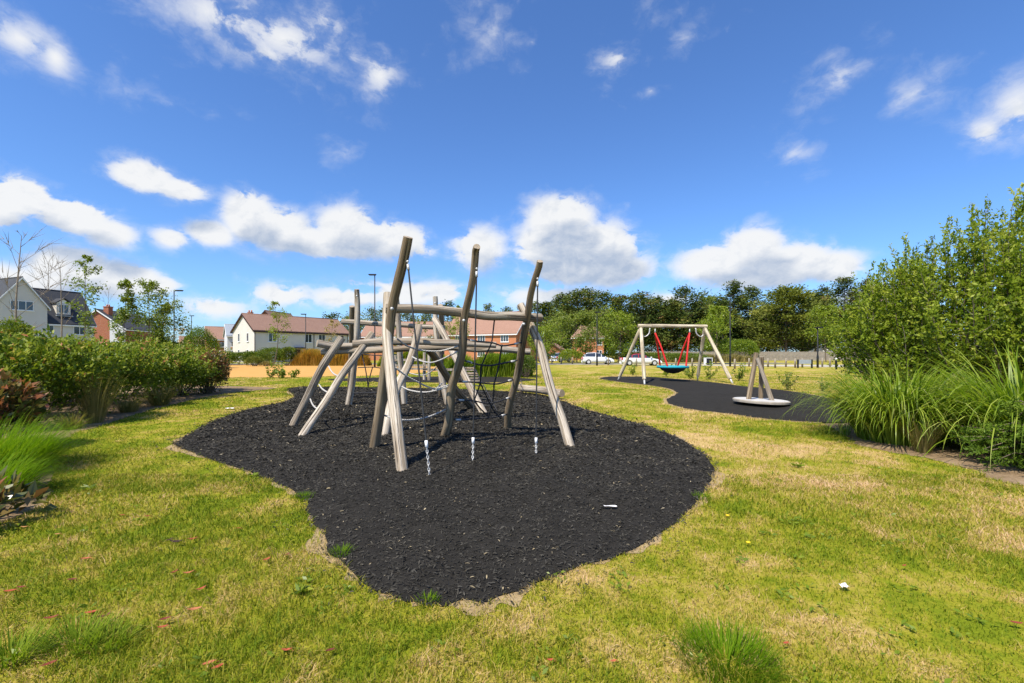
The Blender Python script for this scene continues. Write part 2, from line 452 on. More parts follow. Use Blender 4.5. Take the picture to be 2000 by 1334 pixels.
M['glass'] = plain('window_glass', (0.030, 0.038, 0.052), 0.08, 0, 0.3, 1.0, 0.9)
M['dark_trim'] = plain('dark_brown_trim', (0.045, 0.022, 0.018), 0.6)
M['lead'] = plain('lead_flashing', (0.30, 0.33, 0.36), 0.6)
M['tile_brown'] = tiles_mat('brown_roof_tiles', (0.24, 0.135, 0.095), (0.29, 0.17, 0.12))
M['tile_pink'] = tiles_mat('terracotta_roof_tiles', (0.285, 0.155, 0.105), (0.335, 0.19, 0.13))
M['slate'] = tiles_mat('dark_slate', (0.035, 0.037, 0.043), (0.055, 0.057, 0.063))
M['brick_orange'] = brick_mat('orange_brick', (0.46, 0.145, 0.05), (0.54, 0.19, 0.07))
M['brick_red'] = brick_mat('red_brick', (0.30, 0.075, 0.030), (0.37, 0.105, 0.042))
M['fence_board'] = plain('weathered_fence_board', (0.26, 0.225, 0.185), 0.9, 0, 0.25, 2.0)
M['bark'] = plain('bark', (0.13, 0.10, 0.07), 0.9, 0, 0.35, 20)
M['bark_pale'] = plain('pale_bark', (0.25, 0.20, 0.15), 0.9, 0, 0.3, 20)
M['car_white'] = plain('white_car_paint', (0.78, 0.79, 0.80), 0.22, 0, 0.02, 1, 0.6)
M['car_dark'] = plain('dark_car_paint', (0.03, 0.035, 0.045), 0.22, 0, 0.02, 1, 0.6)
M['car_red'] = plain('red_car_roof', (0.45, 0.03, 0.04), 0.35, 0, 0.05, 1, 0.5)
M['tyre'] = plain('tyre_rubber', (0.018, 0.018, 0.018), 0.9)
M['lamp_red'] = plain('rear_lamp_red', (0.40, 0.02, 0.02), 0.3)
M['spin_deck'] = plain('pale_deck_board', (0.40, 0.35, 0.28), 0.8, 0, 0.2, 6)
M['spin_top'] = plain('pale_worn_deck', (0.52, 0.50, 0.47), 0.8, 0, 0.12, 4)
M['paper'] = plain('white_paper', (0.78, 0.76, 0.74), 0.8, 0, 0.05)
# foliage
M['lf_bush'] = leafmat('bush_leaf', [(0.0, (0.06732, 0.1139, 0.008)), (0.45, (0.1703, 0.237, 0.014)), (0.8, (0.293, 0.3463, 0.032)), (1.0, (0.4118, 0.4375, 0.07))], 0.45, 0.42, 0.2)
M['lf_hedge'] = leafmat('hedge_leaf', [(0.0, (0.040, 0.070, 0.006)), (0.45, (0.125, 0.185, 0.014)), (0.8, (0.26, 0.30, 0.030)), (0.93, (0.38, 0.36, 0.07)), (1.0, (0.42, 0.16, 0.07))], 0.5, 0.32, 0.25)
M['lf_redhedge'] = leafmat('red_tinged_leaf', [(0.0, (0.063, 0.084, 0.0168)), (0.35, (0.14, 0.14, 0.035)), (0.6, (0.28, 0.105, 0.049)), (1.0, (0.476, 0.182, 0.105))], 0.3, 0.28, 0.5)
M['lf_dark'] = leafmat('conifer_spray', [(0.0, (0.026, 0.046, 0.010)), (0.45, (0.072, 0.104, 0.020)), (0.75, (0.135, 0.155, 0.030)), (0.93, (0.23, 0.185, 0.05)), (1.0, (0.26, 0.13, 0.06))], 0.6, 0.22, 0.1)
M['lf_olive'] = leafmat('cedar_spray', [(0.0, (0.055, 0.075, 0.012)), (0.5, (0.150, 0.175, 0.026)), (1.0, (0.27, 0.27, 0.05))], 0.6, 0.25, 0.15)
M['lf_fresh'] = leafmat('fresh_leaf', [(0.0, (0.08235, 0.135, 0.0108)), (0.5, (0.1812, 0.2565, 0.01728)), (1.0, (0.3459, 0.378, 0.0378))], 0.4, 0.42, 0.35)
M['lf_mid'] = leafmat('mid_leaf', [(0.0, (0.06, 0.105, 0.015)), (0.5, (0.1425, 0.2025, 0.0225)), (1.0, (0.3, 0.3225, 0.0525))], 0.4, 0.4, 0.35)
M['lf_pampas'] = leafmat('arching_grass_blade', [(0.0, (0.09, 0.155, 0.008)), (0.45, (0.20, 0.29, 0.020)), (0.8, (0.36, 0.42, 0.06)), (1.0, (0.62, 0.58, 0.28))], 0.4, 0.42, 0.3)
M['lf_fine'] = leafmat('fine_green_grass', [(0.0, (0.07, 0.16, 0.004)), (0.6, (0.15, 0.26, 0.008)), (1.0, (0.27, 0.33, 0.02))], 0.6, 0.45, 0.06)
M['lf_straw'] = leafmat('straw_grass', [(0.0, (0.132, 0.138, 0.03)), (0.5, (0.288, 0.24, 0.084)), (1.0, (0.504, 0.396, 0.18))], 0.6, 0.4, 0.2)
M['lf_rust'] = leafmat('rusty_grass', [(0.0, (0.20, 0.17, 0.022)), (0.5, (0.44, 0.27, 0.05)), (1.0, (0.58, 0.37, 0.10))], 0.6, 0.45, 0.1)
M['lf_bank'] = leafmat('bank_grass', [(0.0, (0.09, 0.145, 0.008)), (0.5, (0.20, 0.285, 0.016)), (1.0, (0.36, 0.41, 0.05))], 0.6, 0.45, 0.1)
M['lf_fir'] = leafmat('fir_needles', [(0.0, (0.05, 0.095, 0.008)), (0.5, (0.13, 0.21, 0.016)), (1.0, (0.26, 0.33, 0.04))], 0.5, 0.3, 0.2)
M['lf_fallen'] = leafmat('fallen_leaf', [(0.0, (0.05, 0.03, 0.02)), (0.3, (0.16, 0.035, 0.022)), (0.7, (0.42, 0.085, 0.035)), (0.9, (0.50, 0.23, 0.09)), (1.0, (0.60, 0.40, 0.10))], 0.5, 0.1, 0.4)
def make_shred():
    m = leafmat('rubber_shred', [(0.0, (0.018, 0.0165, 0.0138)), (0.7, (0.052, 0.048, 0.0405)), (0.984, (0.074, 0.069, 0.059)), (0.987, (0.16, 0.13, 0.08)), (0.995, (0.30, 0.24, 0.14)), (1.0, (0.45, 0.38, 0.27))], 0.85, 0.0, 0.08)
    t = NT(m.node_tree); b = [n for n in t.n if n.type == 'BSDF_PRINCIPLED'][0]; src = b.inputs['Base Color'].links[0].from_socket
    p = pos(t); n = t.math('ADD', t.math('MULTIPLY', t.noise(p, 0.9, 5, 0.6, 0.5), 0.6), t.math('MULTIPLY', t.noise(p, 5.0, 4, 0.6), 0.4))
    f = t.ramp(n, [(0.36, (0.72, 0.72, 0.72)), (0.50, (1.0, 1.0, 0.98)), (0.66, (1.75, 1.68, 1.55))])   # dust and scuffs
    t.put(b.inputs['Base Color'], t.mix(1.0, src, f, 'MULTIPLY')); return m
M['shred'] = make_shred()
# ------------------------------------------------------------------ ground, beds, paths
def rough_outline(pts, n, amp, seed, f=9):
    c = closed_spline(pts, n); r = np.random.default_rng(seed); m = len(c)
    ph = r.uniform(0, 6.28, f * 4); k = np.arange(1, f * 4 + 1) * 2
    s = np.linspace(0, 2 * math.pi, m, endpoint=False)
    w = sum(np.sin(s * kk + p) / (1 + 0.10 * kk) for kk, p in zip(k, ph)); w *= amp / max(1e-6, w.std())
    t = np.roll(c, -1, 0) - np.roll(c, 1, 0); t /= np.linalg.norm(t, axis=1)[:, None] + 1e-9
    return c + np.stack([t[:, 1], -t[:, 0]], 1) * w[:, None]
def offset(poly, d):
    t = np.roll(poly, -1, 0) - np.roll(poly, 1, 0); t /= np.linalg.norm(t, axis=1)[:, None] + 1e-9
    area = 0.5 * np.sum(poly[:, 0] * np.roll(poly[:, 1], -1) - np.roll(poly[:, 0], -1) * poly[:, 1])
    return poly + np.stack([t[:, 1], -t[:, 0]], 1) * (np.asarray(d).reshape(-1, 1) if np.ndim(d) else d) * (1 if area > 0 else -1)
def sheet(name, poly, z, mat, kind='structure'):
    bm = bmesh.new()
    f = bm.faces.new([bm.verts.new((float(x), float(y), z)) for x, y in poly])
    f.normal_update()
    if f.normal.z < 0: f.normal_flip()
    bmesh.ops.triangulate(bm, faces=[f])
    me = bpy.data.meshes.new(name); bm.to_mesh(me); bm.free()
    return tag(link(name, me, mat), kind=kind)
V, F = boxVF(-900, 900, -60, 1500, -0.5, 0.0)
tag(link('lawn', mesh('lawn', V, F), M['lawn']), kind='structure')

MUL1 = rough_outline([G(*p) for p in [(348, 872), (440, 906), (528, 938), (588, 975), (606, 1022), (640, 1068), (692, 1128), (745, 1166), (800, 1180), (872, 1184),
        (950, 1166), (1050, 1137), (1180, 1092), (1272, 1050), (1358, 985), (1396, 932), (1388, 906), (1345, 868), (1270, 836), (1195, 815), (1130, 797), (1095, 783), (1040, 770), (960, 764), (860, 760), (740, 758), (640, 757), (568, 759), (576, 774), (556, 786), (490, 800), (420, 822), (372, 848)]], 330, 0.022, 1)
MUL2 = rough_outline([G(*p) for p in [(1172, 740), (1190, 736), (1260, 736), (1330, 741), (1400, 748), (1455, 755), (1510, 760), (1565, 768), (1625, 780), (1690, 795), (1700, 812), (1640, 826), (1500, 819), (1405, 806), (1345, 799), (1312, 790), (1302, 783), (1308, 776), (1324, 770), (1318, 764), (1285, 755), (1225, 748)]], 180, 0.03, 2)
MUL3 = rough_outline([G(*p) for p in [(640, 741), (720, 738), (820, 736), (930, 735), (1010, 738), (1048, 742), (1000, 746), (900, 748), (760, 746), (680, 745)]], 90, 0.05, 3)
_s = np.linspace(0, 2 * math.pi, len(MUL1), endpoint=False)
ring_w = np.clip(0.025 + 0.05 * np.sin(7 * _s + 1) + 0.06 * np.sin(13 * _s + 2.2) + 0.05 * np.sin(29 * _s) + 0.035 * np.sin(61 * _s + 1), -0.02, 0.15)
RING1 = offset(MUL1, ring_w)
RING2 = offset(MUL2, 0.10)
BED_L = rough_outline([G(*p) for p in [(62, 1000), (100, 925), (112, 868), (150, 845), (230, 822), (300, 800), (372, 782), (445, 768)]] + [np.array((-10.2, 19.5, 0)), np.array((-17, 20, 0)), np.array((-17, 8, 0)), np.array((-9, 3.6, 0)), np.array((-6, 2.9, 0)), np.array((-4.8, 3.25, 0))], 200, 0.03, 4)
BED_R = rough_outline([G(*p) for p in [(1640, 846), (1665, 862), (1720, 880), (1800, 893), (1900, 918), (2000, 950)]] + [np.array((7.2, 4.4, 0)), np.array((16, 5.0, 0)), np.array((18, 15, 0)), np.array((10.5, 14.5, 0)), np.array((7.3, 11.3, 0))], 160, 0.03, 5)
sheet('lawn_edge', RING1, 0.004, M['thatch']); sheet('lawn_edge', RING2, 0.004, M['thatch'])
sheet('ground_bed', BED_L, 0.004, M['soil']); sheet('ground_bed', BED_R, 0.004, M['soil'])
def rubber_h(poly, X, Y):
    d = np.clip(edge_dist(poly, X, Y) / 0.5, 0, 1); r = np.random.default_rng(11); z = np.zeros(len(X))
    for k in range(14):
        q = r.normal(size=2) * (1.6 + 0.5 * k); z += np.sin(X * q[0] + Y * q[1] + r.uniform(0, 6)) * 0.0055
    return 0.012 + d * (0.035 + z)
def rubber_sheet(name, poly, step):
    """the loose surface heaves a little: a fine grid clipped to the outline"""
    x0, y0 = poly.min(0); x1, y1 = poly.max(0)
    bm = bmesh.new()
    f = bm.faces.new([bm.verts.new((float(x), float(y), 0.010)) for x, y in poly]); f.normal_update()
    if f.normal.z < 0: f.normal_flip()
    for ax, a, b in ((0, x0, x1), (1, y0, y1)):
        for c in np.arange(a + step, b, step):
            no = (1, 0, 0) if ax == 0 else (0, 1, 0); co = (c, 0, 0) if ax == 0 else (0, c, 0)
            bmesh.ops.bisect_plane(bm, geom=bm.verts[:] + bm.edges[:] + bm.faces[:], plane_co=co, plane_no=no)
    co = np.array([v.co[:] for v in bm.verts])
    for v, dz in zip(bm.verts, rubber_h(poly, co[:, 0], co[:, 1])): v.co.z = dz
    bmesh.ops.triangulate(bm, faces=[f for f in bm.faces if len(f.verts) > 4])
    me = bpy.data.meshes.new(name); bm.to_mesh(me); bm.free()
    for p_ in me.polygons: p_.use_smooth = True
    return tag(link(name, me, M['rubber']), kind='structure')
rubber_sheet('ground_rubber', MUL1, 0.20); rubber_sheet('ground_rubber', MUL2, 0.8); sheet('ground_rubber', MUL3, 0.012, M['rubber'])
SAND = rough_outline([G(*p) for p in [(385, 737), (470, 737), (560, 737), (650, 735), (740, 733), (835, 727), (880, 719), (870, 713), (700, 712), (560, 712), (400, 712)]], 110, 0.05, 6)
sheet('path', SAND, 0.008, M['sand'])
sheet('road', np.array([(-4, 60.5), (75, 55.5), (75, 50.5), (30, 50.6), (14, 57.6), (-4, 57.8)]), 0.012, M['paving'])
sheet('road', np.array([(-90, 62), (-2, 66), (40, 70), (40, 64.2), (-4, 60.8), (-90, 56.8)]), 0.016, M['asphalt'])
sheet('path', np.array([G(1600, 717)[:2], G(1740, 717)[:2], G(1740, 715)[:2], G(1600, 715)[:2]])[::-1], 0.008, M['paving'])

# lawn blades: denser towards the viewpoint, one mass
def clear(X, Y, soft=0.0):
    k = np.ones(len(X), bool)
    for poly in (MUL1, MUL2, MUL3, SAND, BED_L, BED_R):
        k &= ~inside(poly, X, Y)
    return k
def field_noise(X, Y, seed, f):
    r = np.random.default_rng(seed); z = np.zeros(len(X))
    for i in range(10):
        q = r.normal(size=2) * f; z += np.sin(X * q[0] + Y * q[1] + r.uniform(0, 6.28))
    return z / 3.2
def lawn_blades(n, y0, y1, power, segs, hscale):
    u = rng.random(n); e = 2 - power
    Y = (y0 ** e + u * (y1 ** e - y0 ** e)) ** (1 / e)
    X = (rng.random(n) * 2 - 1) * (1.16 * Y + 0.7)
    k = clear(X, Y)
    ring = inside(RING1, X, Y) | inside(RING2, X, Y)
    k &= ~(ring & (rng.random(n) > 0.42))
    bare = field_noise(X, Y, 5, 1.5) + 0.5 * field_noise(X, Y, 6, 5.0)
    k &= ~((bare > 1.15) & (rng.random(n) < 0.45))
    X, Y, ring, bare = X[k], Y[k], ring[k], bare[k]; n = len(X)
    lush = np.clip(0.5 - 0.5 * bare, 0, 1)
    h = (0.016 + 0.024 * rng.random(n) ** 1.4) * (0.75 + 0.7 * lush) * hscale
    tall = rng.random(n) < 0.03; h[tall] *= 1.9
    tint = rng.random(n) ** 1.15; tint[ring] = 0.58 + 0.42 * tint[ring]
    lay = rng.random(n) < 0.17                               # cut straws lying on the turf
    tint[lay] = 0.72 + 0.28 * rng.random(lay.sum())
    lod = np.clip(Y / 3.6, 0.75, 5.5)
    w = (0.0021 + 0.0016 * rng.random(n)) * lod
    a = rng.random(n) * 6.283; b = rng.random(n) * 6.283
    side = np.stack([np.cos(a), np.sin(a), np.zeros(n)], 1)
    lean = np.stack([np.cos(b), np.sin(b), np.zeros(n)], 1) * (h * (0.25 + 0.9 * rng.random(n)))[:, None]
    up = np.stack([np.zeros(n), np.zeros(n), h], 1)
    up[lay] *= 0.22; lean[lay] *= (1.0 + 1.6 * rng.random(lay.sum()))[:, None]
    base = np.stack([X, Y, np.where(lay, 0.008 + 0.012 * rng.random(n), 0.0)], 1)
    if segs == 2:
        V = np.stack([base - side * w[:, None], base + side * w[:, None],
                      base + up * 0.6 + lean * 0.3 - side * w[:, None] * 0.8, base + up * 0.6 + lean * 0.3 + side * w[:, None] * 0.8, base + up + lean], 1)
        I = np.array([(0, 1, 3), (0, 3, 2), (2, 3, 4)])
    else:
        V = np.stack([base - side * w[:, None], base + side * w[:, None], base + up + lean], 1); I = np.array([(0, 1, 2)])
    m = V.shape[1]
    Fc = (np.arange(n)[:, None, None] * m + I[None]).reshape(-1, 3)
    return V.reshape(-1, 3), Fc, np.repeat(tint, m)
g1 = lawn_blades(190000, 1.5, 5.5, 1.5, 2, 1.0); g2 = lawn_blades(330000, 4.8, 34.0, 1.75, 1, 1.15)
V = np.concatenate([g1[0], g2[0]]); Fc = np.concatenate([g1[1], g2[1] + len(g1[0])]); T = np.concatenate([g1[2], g2[2]])
tag(link('grass', mesh('grass', V, Fc, False, {'tint': T}), M['blade']), 'short patchy summer grass with straw-coloured dry spots', 'grass', kind='stuff')

# rubber shreds
def shreds(poly, n, pw, y0, y1, size):
    u = rng.random(n); e = 2 - pw
    Y = (y0 ** e + u * (y1 ** e - y0 ** e)) ** (1 / e)
    x0, x1 = poly[:, 0].min(), poly[:, 0].max()
    X = x0 + rng.random(n) * (x1 - x0)
    out = offset(poly, 0.04); k = inside(out, X, Y) | (inside(offset(poly, 0.30), X, Y) & (rng.random(n) < 0.07))
    X, Y = X[k], Y[k]; n = len(X)
    ins = inside(poly, X, Y)
    z = np.where(ins, rubber_h(poly, X, Y) + 0.002, 0.014) + 0.012 * rng.random(n)
    L = size * (0.45 + 0.9 * rng.random(n)) * np.clip(Y / 5, 0.8, 2.2); W = L * (0.14 + 0.22 * rng.random(n))
    a = rng.random(n) * 6.283; tl = rng.normal(0, 0.28, n); rl = rng.normal(0, 0.5, n)
    dx = np.stack([np.cos(a) * np.cos(tl), np.sin(a) * np.cos(tl), np.sin(tl)], 1)
    dy = np.stack([-np.sin(a) * np.cos(rl), np.cos(a) * np.cos(rl), np.sin(rl)], 1)
    c = np.stack([X, Y, z], 1); dx *= L[:, None] * 0.5; dy *= W[:, None] * 0.5
    bow = np.array((0, 0, 1.0)) * (L * 0.10)[:, None]
    V = np.stack([c - dx - dy * 0.6, c - dx * 0.9 + dy * 0.6, c + dy + bow, c + dx + dy * 0.4, c + dx * 0.8 - dy * 0.7, c - dy + bow], 1)
    I = np.array([(0, 5, 2, 1), (5, 4, 3, 2)])
    Fq = (np.arange(n)[:, None, None] * 6 + I[None]).reshape(-1, 4)
    return V.reshape(-1, 3), Fq, np.repeat(rng.random(n), 6)
a1 = shreds(MUL1, 200000, 1.75, 2.6, 20.0, 0.034)
tag(link('rubber_mulch_debris', mesh('rubber_mulch_debris', a1[0], a1[1], False, {'tint': a1[2]}), M['shred']), 'black shredded rubber chips covering the play area', 'mulch', kind='stuff')
# ------------------------------------------------------------------ play equipment
LOGSEED = [0]
def logVF(pts, r0, r1, rough=1.0, sides=14, step=0.07):
    LOGSEED[0] += 1; r = np.random.default_rng(100 + LOGSEED[0])
    L = np.linalg.norm(np.diff(np.asarray(pts, float), axis=0), axis=1).sum()
    n = max(4, int(L / step)); path = catmull(pts, n)
    s = np.linspace(0, 1, n)
    wob = sum(r.normal(size=3)[None] * np.sin(s * L * f + r.uniform(0, 6))[:, None] for f in (1.7, 3.1, 5.3)) * 0.006 * rough
    wob[0] *= 0.2; wob[-1] *= 0.2
    path = path + wob
    T, A, B = frames(path)
    an = np.linspace(0, 2 * math.pi, sides, endpoint=False)
    rad = (r0 * (1 - s) + r1 * s)[:, None] * np.ones(sides)
    for k in range(6):
        q = r.integers(1, 4); rad *= 1 + 0.022 * rough * np.sin(q * an[None] + s[:, None] * L * r.uniform(0.6, 4.0) + r.uniform(0, 6.28))
    for k in range(int(L * 1.6 * rough)):                     # knots
        i0, j0 = r.uniform(0, L), r.uniform(0, 6.28)
        dd = ((s[:, None] * L - i0) / 0.05) ** 2 + (np.angle(np.exp(1j * (an[None] - j0))) / 0.35) ** 2
        rad *= 1 + 0.10 * np.exp(-dd)
    rad[0] *= 0.97; rad[-1] *= 0.97
    ca, sa = np.cos(an), np.sin(an)
    V = path[:, None] + rad[:, :, None] * (ca[None, :, None] * A[:, None] + sa[None, :, None] * B[:, None])
    lp = np.stack([rad * ca[None], rad * sa[None], np.broadcast_to((s * L)[:, None], rad.shape)], 2) + r.uniform(0, 20, 3)
    V = V.reshape(-1, 3); lp = lp.reshape(-1, 3); ec = np.zeros(len(V))
    F = [(i * sides + j, i * sides + (j + 1) % sides, (i + 1) * sides + (j + 1) % sides, (i + 1) * sides + j) for i in range(n - 1) for j in range(sides)]
    for end in (0, n - 1):                                    # separate cap rings so the cut keeps its edge
        b = len(V); ring = V[end * sides:(end + 1) * sides]; cen = ring.mean(0)
        V = np.vstack([V, ring, cen[None]])
        lp = np.vstack([lp, lp[end * sides:(end + 1) * sides], lp[end * sides:(end + 1) * sides].mean(0)[None]])
        ec = np.concatenate([ec, np.ones(sides + 1)])
        F += [((b + j, b + (j + 1) % sides, b + sides) if end else (b + (j + 1) % sides, b + j, b + sides)) for j in range(sides)]
    return V, F, {'lp': lp, 'endcap': ec}
def log(root, name, pts, r0, r1, mat, rough=1.0, label=None):
    V, F, at = logVF(pts, r0, r1, rough)
    o = part(root, name, V, F, M[mat], True, at)
    if label: o['label'] = label
    return o
def ropeVF(pts, r, sides=6, n=None):
    L = np.linalg.norm(np.diff(np.asarray(pts, float), axis=0), axis=1).sum()
    path = catmull(pts, n or max(6, int(L / 0.05))); V, F = tubeVF(path, r, sides)
    an = np.tile(np.linspace(0, 2 * math.pi, sides, endpoint=False), len(path)); s = np.repeat(np.linspace(0, L, len(path)), sides)
    return V, F, {'lp': np.stack([np.cos(an), np.sin(an), s], 1)}
def rope(root, name, pts, r, mat, parent=None):
    V, F, at = ropeVF(pts, r); return part(root, name, V, F, M[mat], True, at, parent)
def seg(root, name, a, b, r, mat, parent=None, sides=8):
    V, F = tubeVF([a, b], r, sides); return part(root, name, V, F, M[mat], True, None, parent)
def ballVF(c, r, n=8):
    return latheVF([(r * math.sin(t), -r * math.cos(t)) for t in np.linspace(0.15, math.pi - 0.15, 5)], c, n)
def pp(*tr): return [P(*t) for t in tr]
def lerpY(rows, y0, y1):
    """rows of (px, py): distance runs from y0 at the first to y1 at the last, by height in the picture"""
    a, b = rows[0][1], rows[-1][1]
    return [P(x, y, y0 + (y1 - y0) * (y - a) / (b - a)) for x, y in rows]
def sink(pts, d=0.12):
    p = np.array(pts, float); v = p[0] - p[1]; v /= np.linalg.norm(v); p[0] = p[0] + v * d; return p

cf = thing('climbing_frame', 'large rustic timber climbing frame of leaning logs, rope nets and hanging cables', 'climbing frame', G(860, 850))
# front frame: three tall leaning posts, two splayed legs and the top beam
p1 = sink(lerpY([(731, 877), (742, 795), (755, 700), (766, 610), (783, 530), (797, 463)], 6.98, 5.94))
p2 = sink(lerpY([(867, 857), (878, 802), (884, 763), (896, 713), (904, 674), (908, 627), (916, 572), (927, 518), (932, 482)], 7.81, 6.37))
p3 = sink(lerpY([(991, 841), (997, 791), (1005, 744), (1017, 697), (1025, 643), (1034, 596), (1043, 553), (1054, 510)], 8.6, 6.74))
log(cf, 'tall_post', p1, 0.076, 0.060, 'log_brown', 0.6); log(cf, 'tall_post', p2, 0.080, 0.050, 'log_brown', 1.3); log(cf, 'tall_post', p3, 0.074, 0.047, 'log_brown', 1.3)
al = sink(lerpY([(785, 925), (774, 820), (760, 700), (756, 640), (758, 573)], 5.55, 6.62))
ar = sink(lerpY([(1116, 878), (1101, 834), (1086, 789), (1070, 730), (1052, 672), (1036, 634), (1017, 595)], 6.94, 7.75))
log(cf, 'leg', al, 0.073, 0.066, 'log_pale', 0.9); log(cf, 'leg', ar, 0.072, 0.068, 'log_pale', 1.0)
beam_f = pp((753, 602, 6.42), (800, 604, 6.57), (862, 608, 6.78), (920, 610, 7.0), (965, 617, 7.16), (1056, 621, 7.52))
log(cf, 'beam', beam_f, 0.066, 0.070, 'log_grey', 1.1)
# middle: two beams side by side on leaning legs
log(cf, 'leg', sink(lerpY([(572, 833), (612, 752), (637, 704), (668, 659)], 9.10, 9.30)), 0.076, 0.080, 'log_grey', 0.6)
log(cf, 'leg', sink(lerpY([(590, 854), (640, 776), (672, 730), (700, 690), (727, 651)], 7.96, 9.32)), 0.073, 0.070, 'log_pale', 0.8)
log(cf, 'beam', pp((619, 670, 9.35), (650, 676, 9.5), (690, 676, 9.62), (742, 680, 9.9)), 0.076, 0.066, 'log_grey', 1.3)
log(cf, 'beam', pp((628, 687, 9.55), (690, 684, 9.60), (760, 682, 9.68), (866, 679, 9.75), (930, 683, 9.75), (975, 681, 9.8), (1036, 687, 9.85)), 0.064, 0.072, 'log_grey', 1.4)
log(cf, 'beam', pp((689, 671, 9.14), (712, 669, 9.16), (760, 668, 9.2), (815, 666, 9.25), (862, 670, 9.3), (910, 671, 9.35), (969, 674, 9.4)), 0.076, 0.066, 'log_grey', 1.3)
log(cf, 'leg', sink(lerpY([(749, 858), (762, 800), (779, 751), (794, 722), (804, 696), (812, 665), (818, 637)], 7.77, 9.02)), 0.078, 0.072, 'log_pale', 1.0)
log(cf, 'leg', sink(lerpY([(922, 800), (905, 777), (880, 745), (850, 702), (826, 672)], 11.86, 9.72)), 0.082, 0.080, 'log_brown', 0.9)
# back frame with its own top beam
log(cf, 'leg', sink(lerpY([(946, 810), (921, 762), (902, 724), (887, 694), (872, 660), (848, 622)], 10.88, 12.35)), 0.090, 0.080, 'log_pale', 0.8)
log(cf, 'tall_post', sink(lerpY([(681, 793), (690, 730), (695, 680), (698, 620), (697, 565)], 12.67, 12.3)), 0.090, 0.068, 'log_pale', 0.8)
log(cf, 'tall_post', sink(lerpY([(684, 768), (686, 690), (687, 640), (687, 598)], 14.6, 13.1)), 0.085, 0.075, 'log_brown', 0.8)
log(cf, 'tall_post', sink(lerpY([(790, 793), (785, 730), (781, 690), (779, 640), (773, 568)], 12.67, 12.3)), 0.085, 0.065, 'log_pale', 0.8)
log(cf, 'tall_post', sink(lerpY([(876, 793), (864, 745), (856, 690), (851, 640), (850, 579)], 12.5, 12.4)), 0.085, 0.065, 'log_pale', 0.9)
log(cf, 'tall_post', sink(lerpY([(862, 777), (861, 690), (862, 640), (860, 596)], 15.0, 13.3)), 0.080, 0.075, 'log_brown', 0.8)
log(cf, 'beam', pp((668, 628, 12.9), (735, 632, 12.85), (800, 636, 12.8), (869, 641, 12.75)), 0.072, 0.068, 'log_grey', 1.0)
# bolts
for px, py, y in ((766, 603, 6.16), (906, 626, 6.72), (1023, 633, 7.22), (697, 578, 12.18), (1013, 690, 8.0), (850, 592, 12.3)):
    c = P(px, py, y); V, F = latheVF([(0.022, 0), (0.022, 0.02), (0.012, 0.03)], (0, 0, 0), 10)
    V = orientVF(V, c, (1, 0, 0), (0, 0, 1), (0, -1, 0)); part(cf, 'bolt', V, F, M['steel'], True)
# hanging cables with chains to the ground
def chainVF(a, b, pitch=0.034, r=0.0052, w=0.012):
    a, b = np.array(a, float), np.array(b, float); L = np.linalg.norm(b - a); t = (b - a) / L; n = int(L / pitch)
    ref = np.array((1.0, 0, 0)); u = ref - t * (ref @ t); u /= np.linalg.norm(u); v = np.cross(t, u); out = []
    for i in range(n):
        c = a + t * (i + 0.5) * pitch; s = u if i % 2 else v; k = []
        for q in np.linspace(0, 2 * math.pi, 9):
            k.append(c + t * math.cos(q) * pitch * 0.66 + s * math.sin(q) * w)
        out.append(tubeVF(k, r, 5, False))
    return merge(*out)
for top, low, foot in (((797, 519, 5.93), (833, 868, 5.36), (840, 937)), ((931, 533, 6.42), (924, 861, 6.16), (923, 906)), ((1050, 552, 6.82), (1047, 861, 6.50), (1047, 894))):
    a, b, c = P(*top), P(*low), G(*foot)
    cable = rope(cf, 'cable', [a, a * 0.5 + b * 0.5, b], 0.0115, 'rope_grey')
    d = (b - a) / np.linalg.norm(b - a)
    seg(cf, 'ferrule', a - d * 0.02, a + d * 0.06, 0.018, 'steel', cable); seg(cf, 'ferrule', b - d * 0.045, b + d * 0.035, 0.019, 'white_plastic', cable)
    V, F = ballVF(a - d * 0.06, 0.018); part(cf, 'shackle', V, F, M['steel'], True, None, cable)
    V, F = chainVF(b + d * 0.03, c - np.array((0, 0, 0.02))); part(cf, 'chain', V, F, M['steel'], True)
# rope rungs between the two left legs
for q in ([(642, 715, 9.15), (648, 726, 9.0), (657, 733, 8.85), (668, 734, 8.75)], [(623, 751, 9.15), (630, 760, 8.9), (640, 766, 8.7), (648, 765, 8.6)], [(606, 779, 9.15), (610, 789, 8.9), (616, 796, 8.6), (622, 799, 8.4)]):
    rope(cf, 'rope_rung', pp(*q), 0.015, 'rope_white')
# white hand ropes slung between posts
for q in ([(776, 662, 6.6), (796, 676, 6.9), (822, 684, 7.1), (850, 686, 7.2), (868, 684, 7.2), (895, 676, 7.1)],
          [(805, 697, 8.4), (820, 704, 8.1), (839, 708, 7.8), (858, 704, 7.5), (893, 687, 7.1)],
          [(798, 728, 12.4), (815, 732, 12.0), (830, 732, 11.6), (842, 726, 11.2), (853, 716, 10.8)],
          [(772, 718, 6.75), (785, 728, 6.85), (800, 738, 6.95), (816, 746, 7.05), (832, 754, 7.15), (850, 759, 7.2), (876, 752, 7.3)],
          [(785, 755, 8.1), (800, 762, 7.9), (826, 766, 7.7), (850, 763, 7.5), (875, 755, 7.32)],
          [(845, 762, 9.0), (855, 756, 9.5), (864, 748, 10.5)],
          [(750, 811, 6.9), (766, 816, 6.7), (785, 820, 6.6), (805, 820, 6.8), (830, 816, 7.1), (850, 809, 7.3), (870, 800, 7.5)]):
    rope(cf, 'hand_rope', pp(*q), 0.013, 'rope_white')
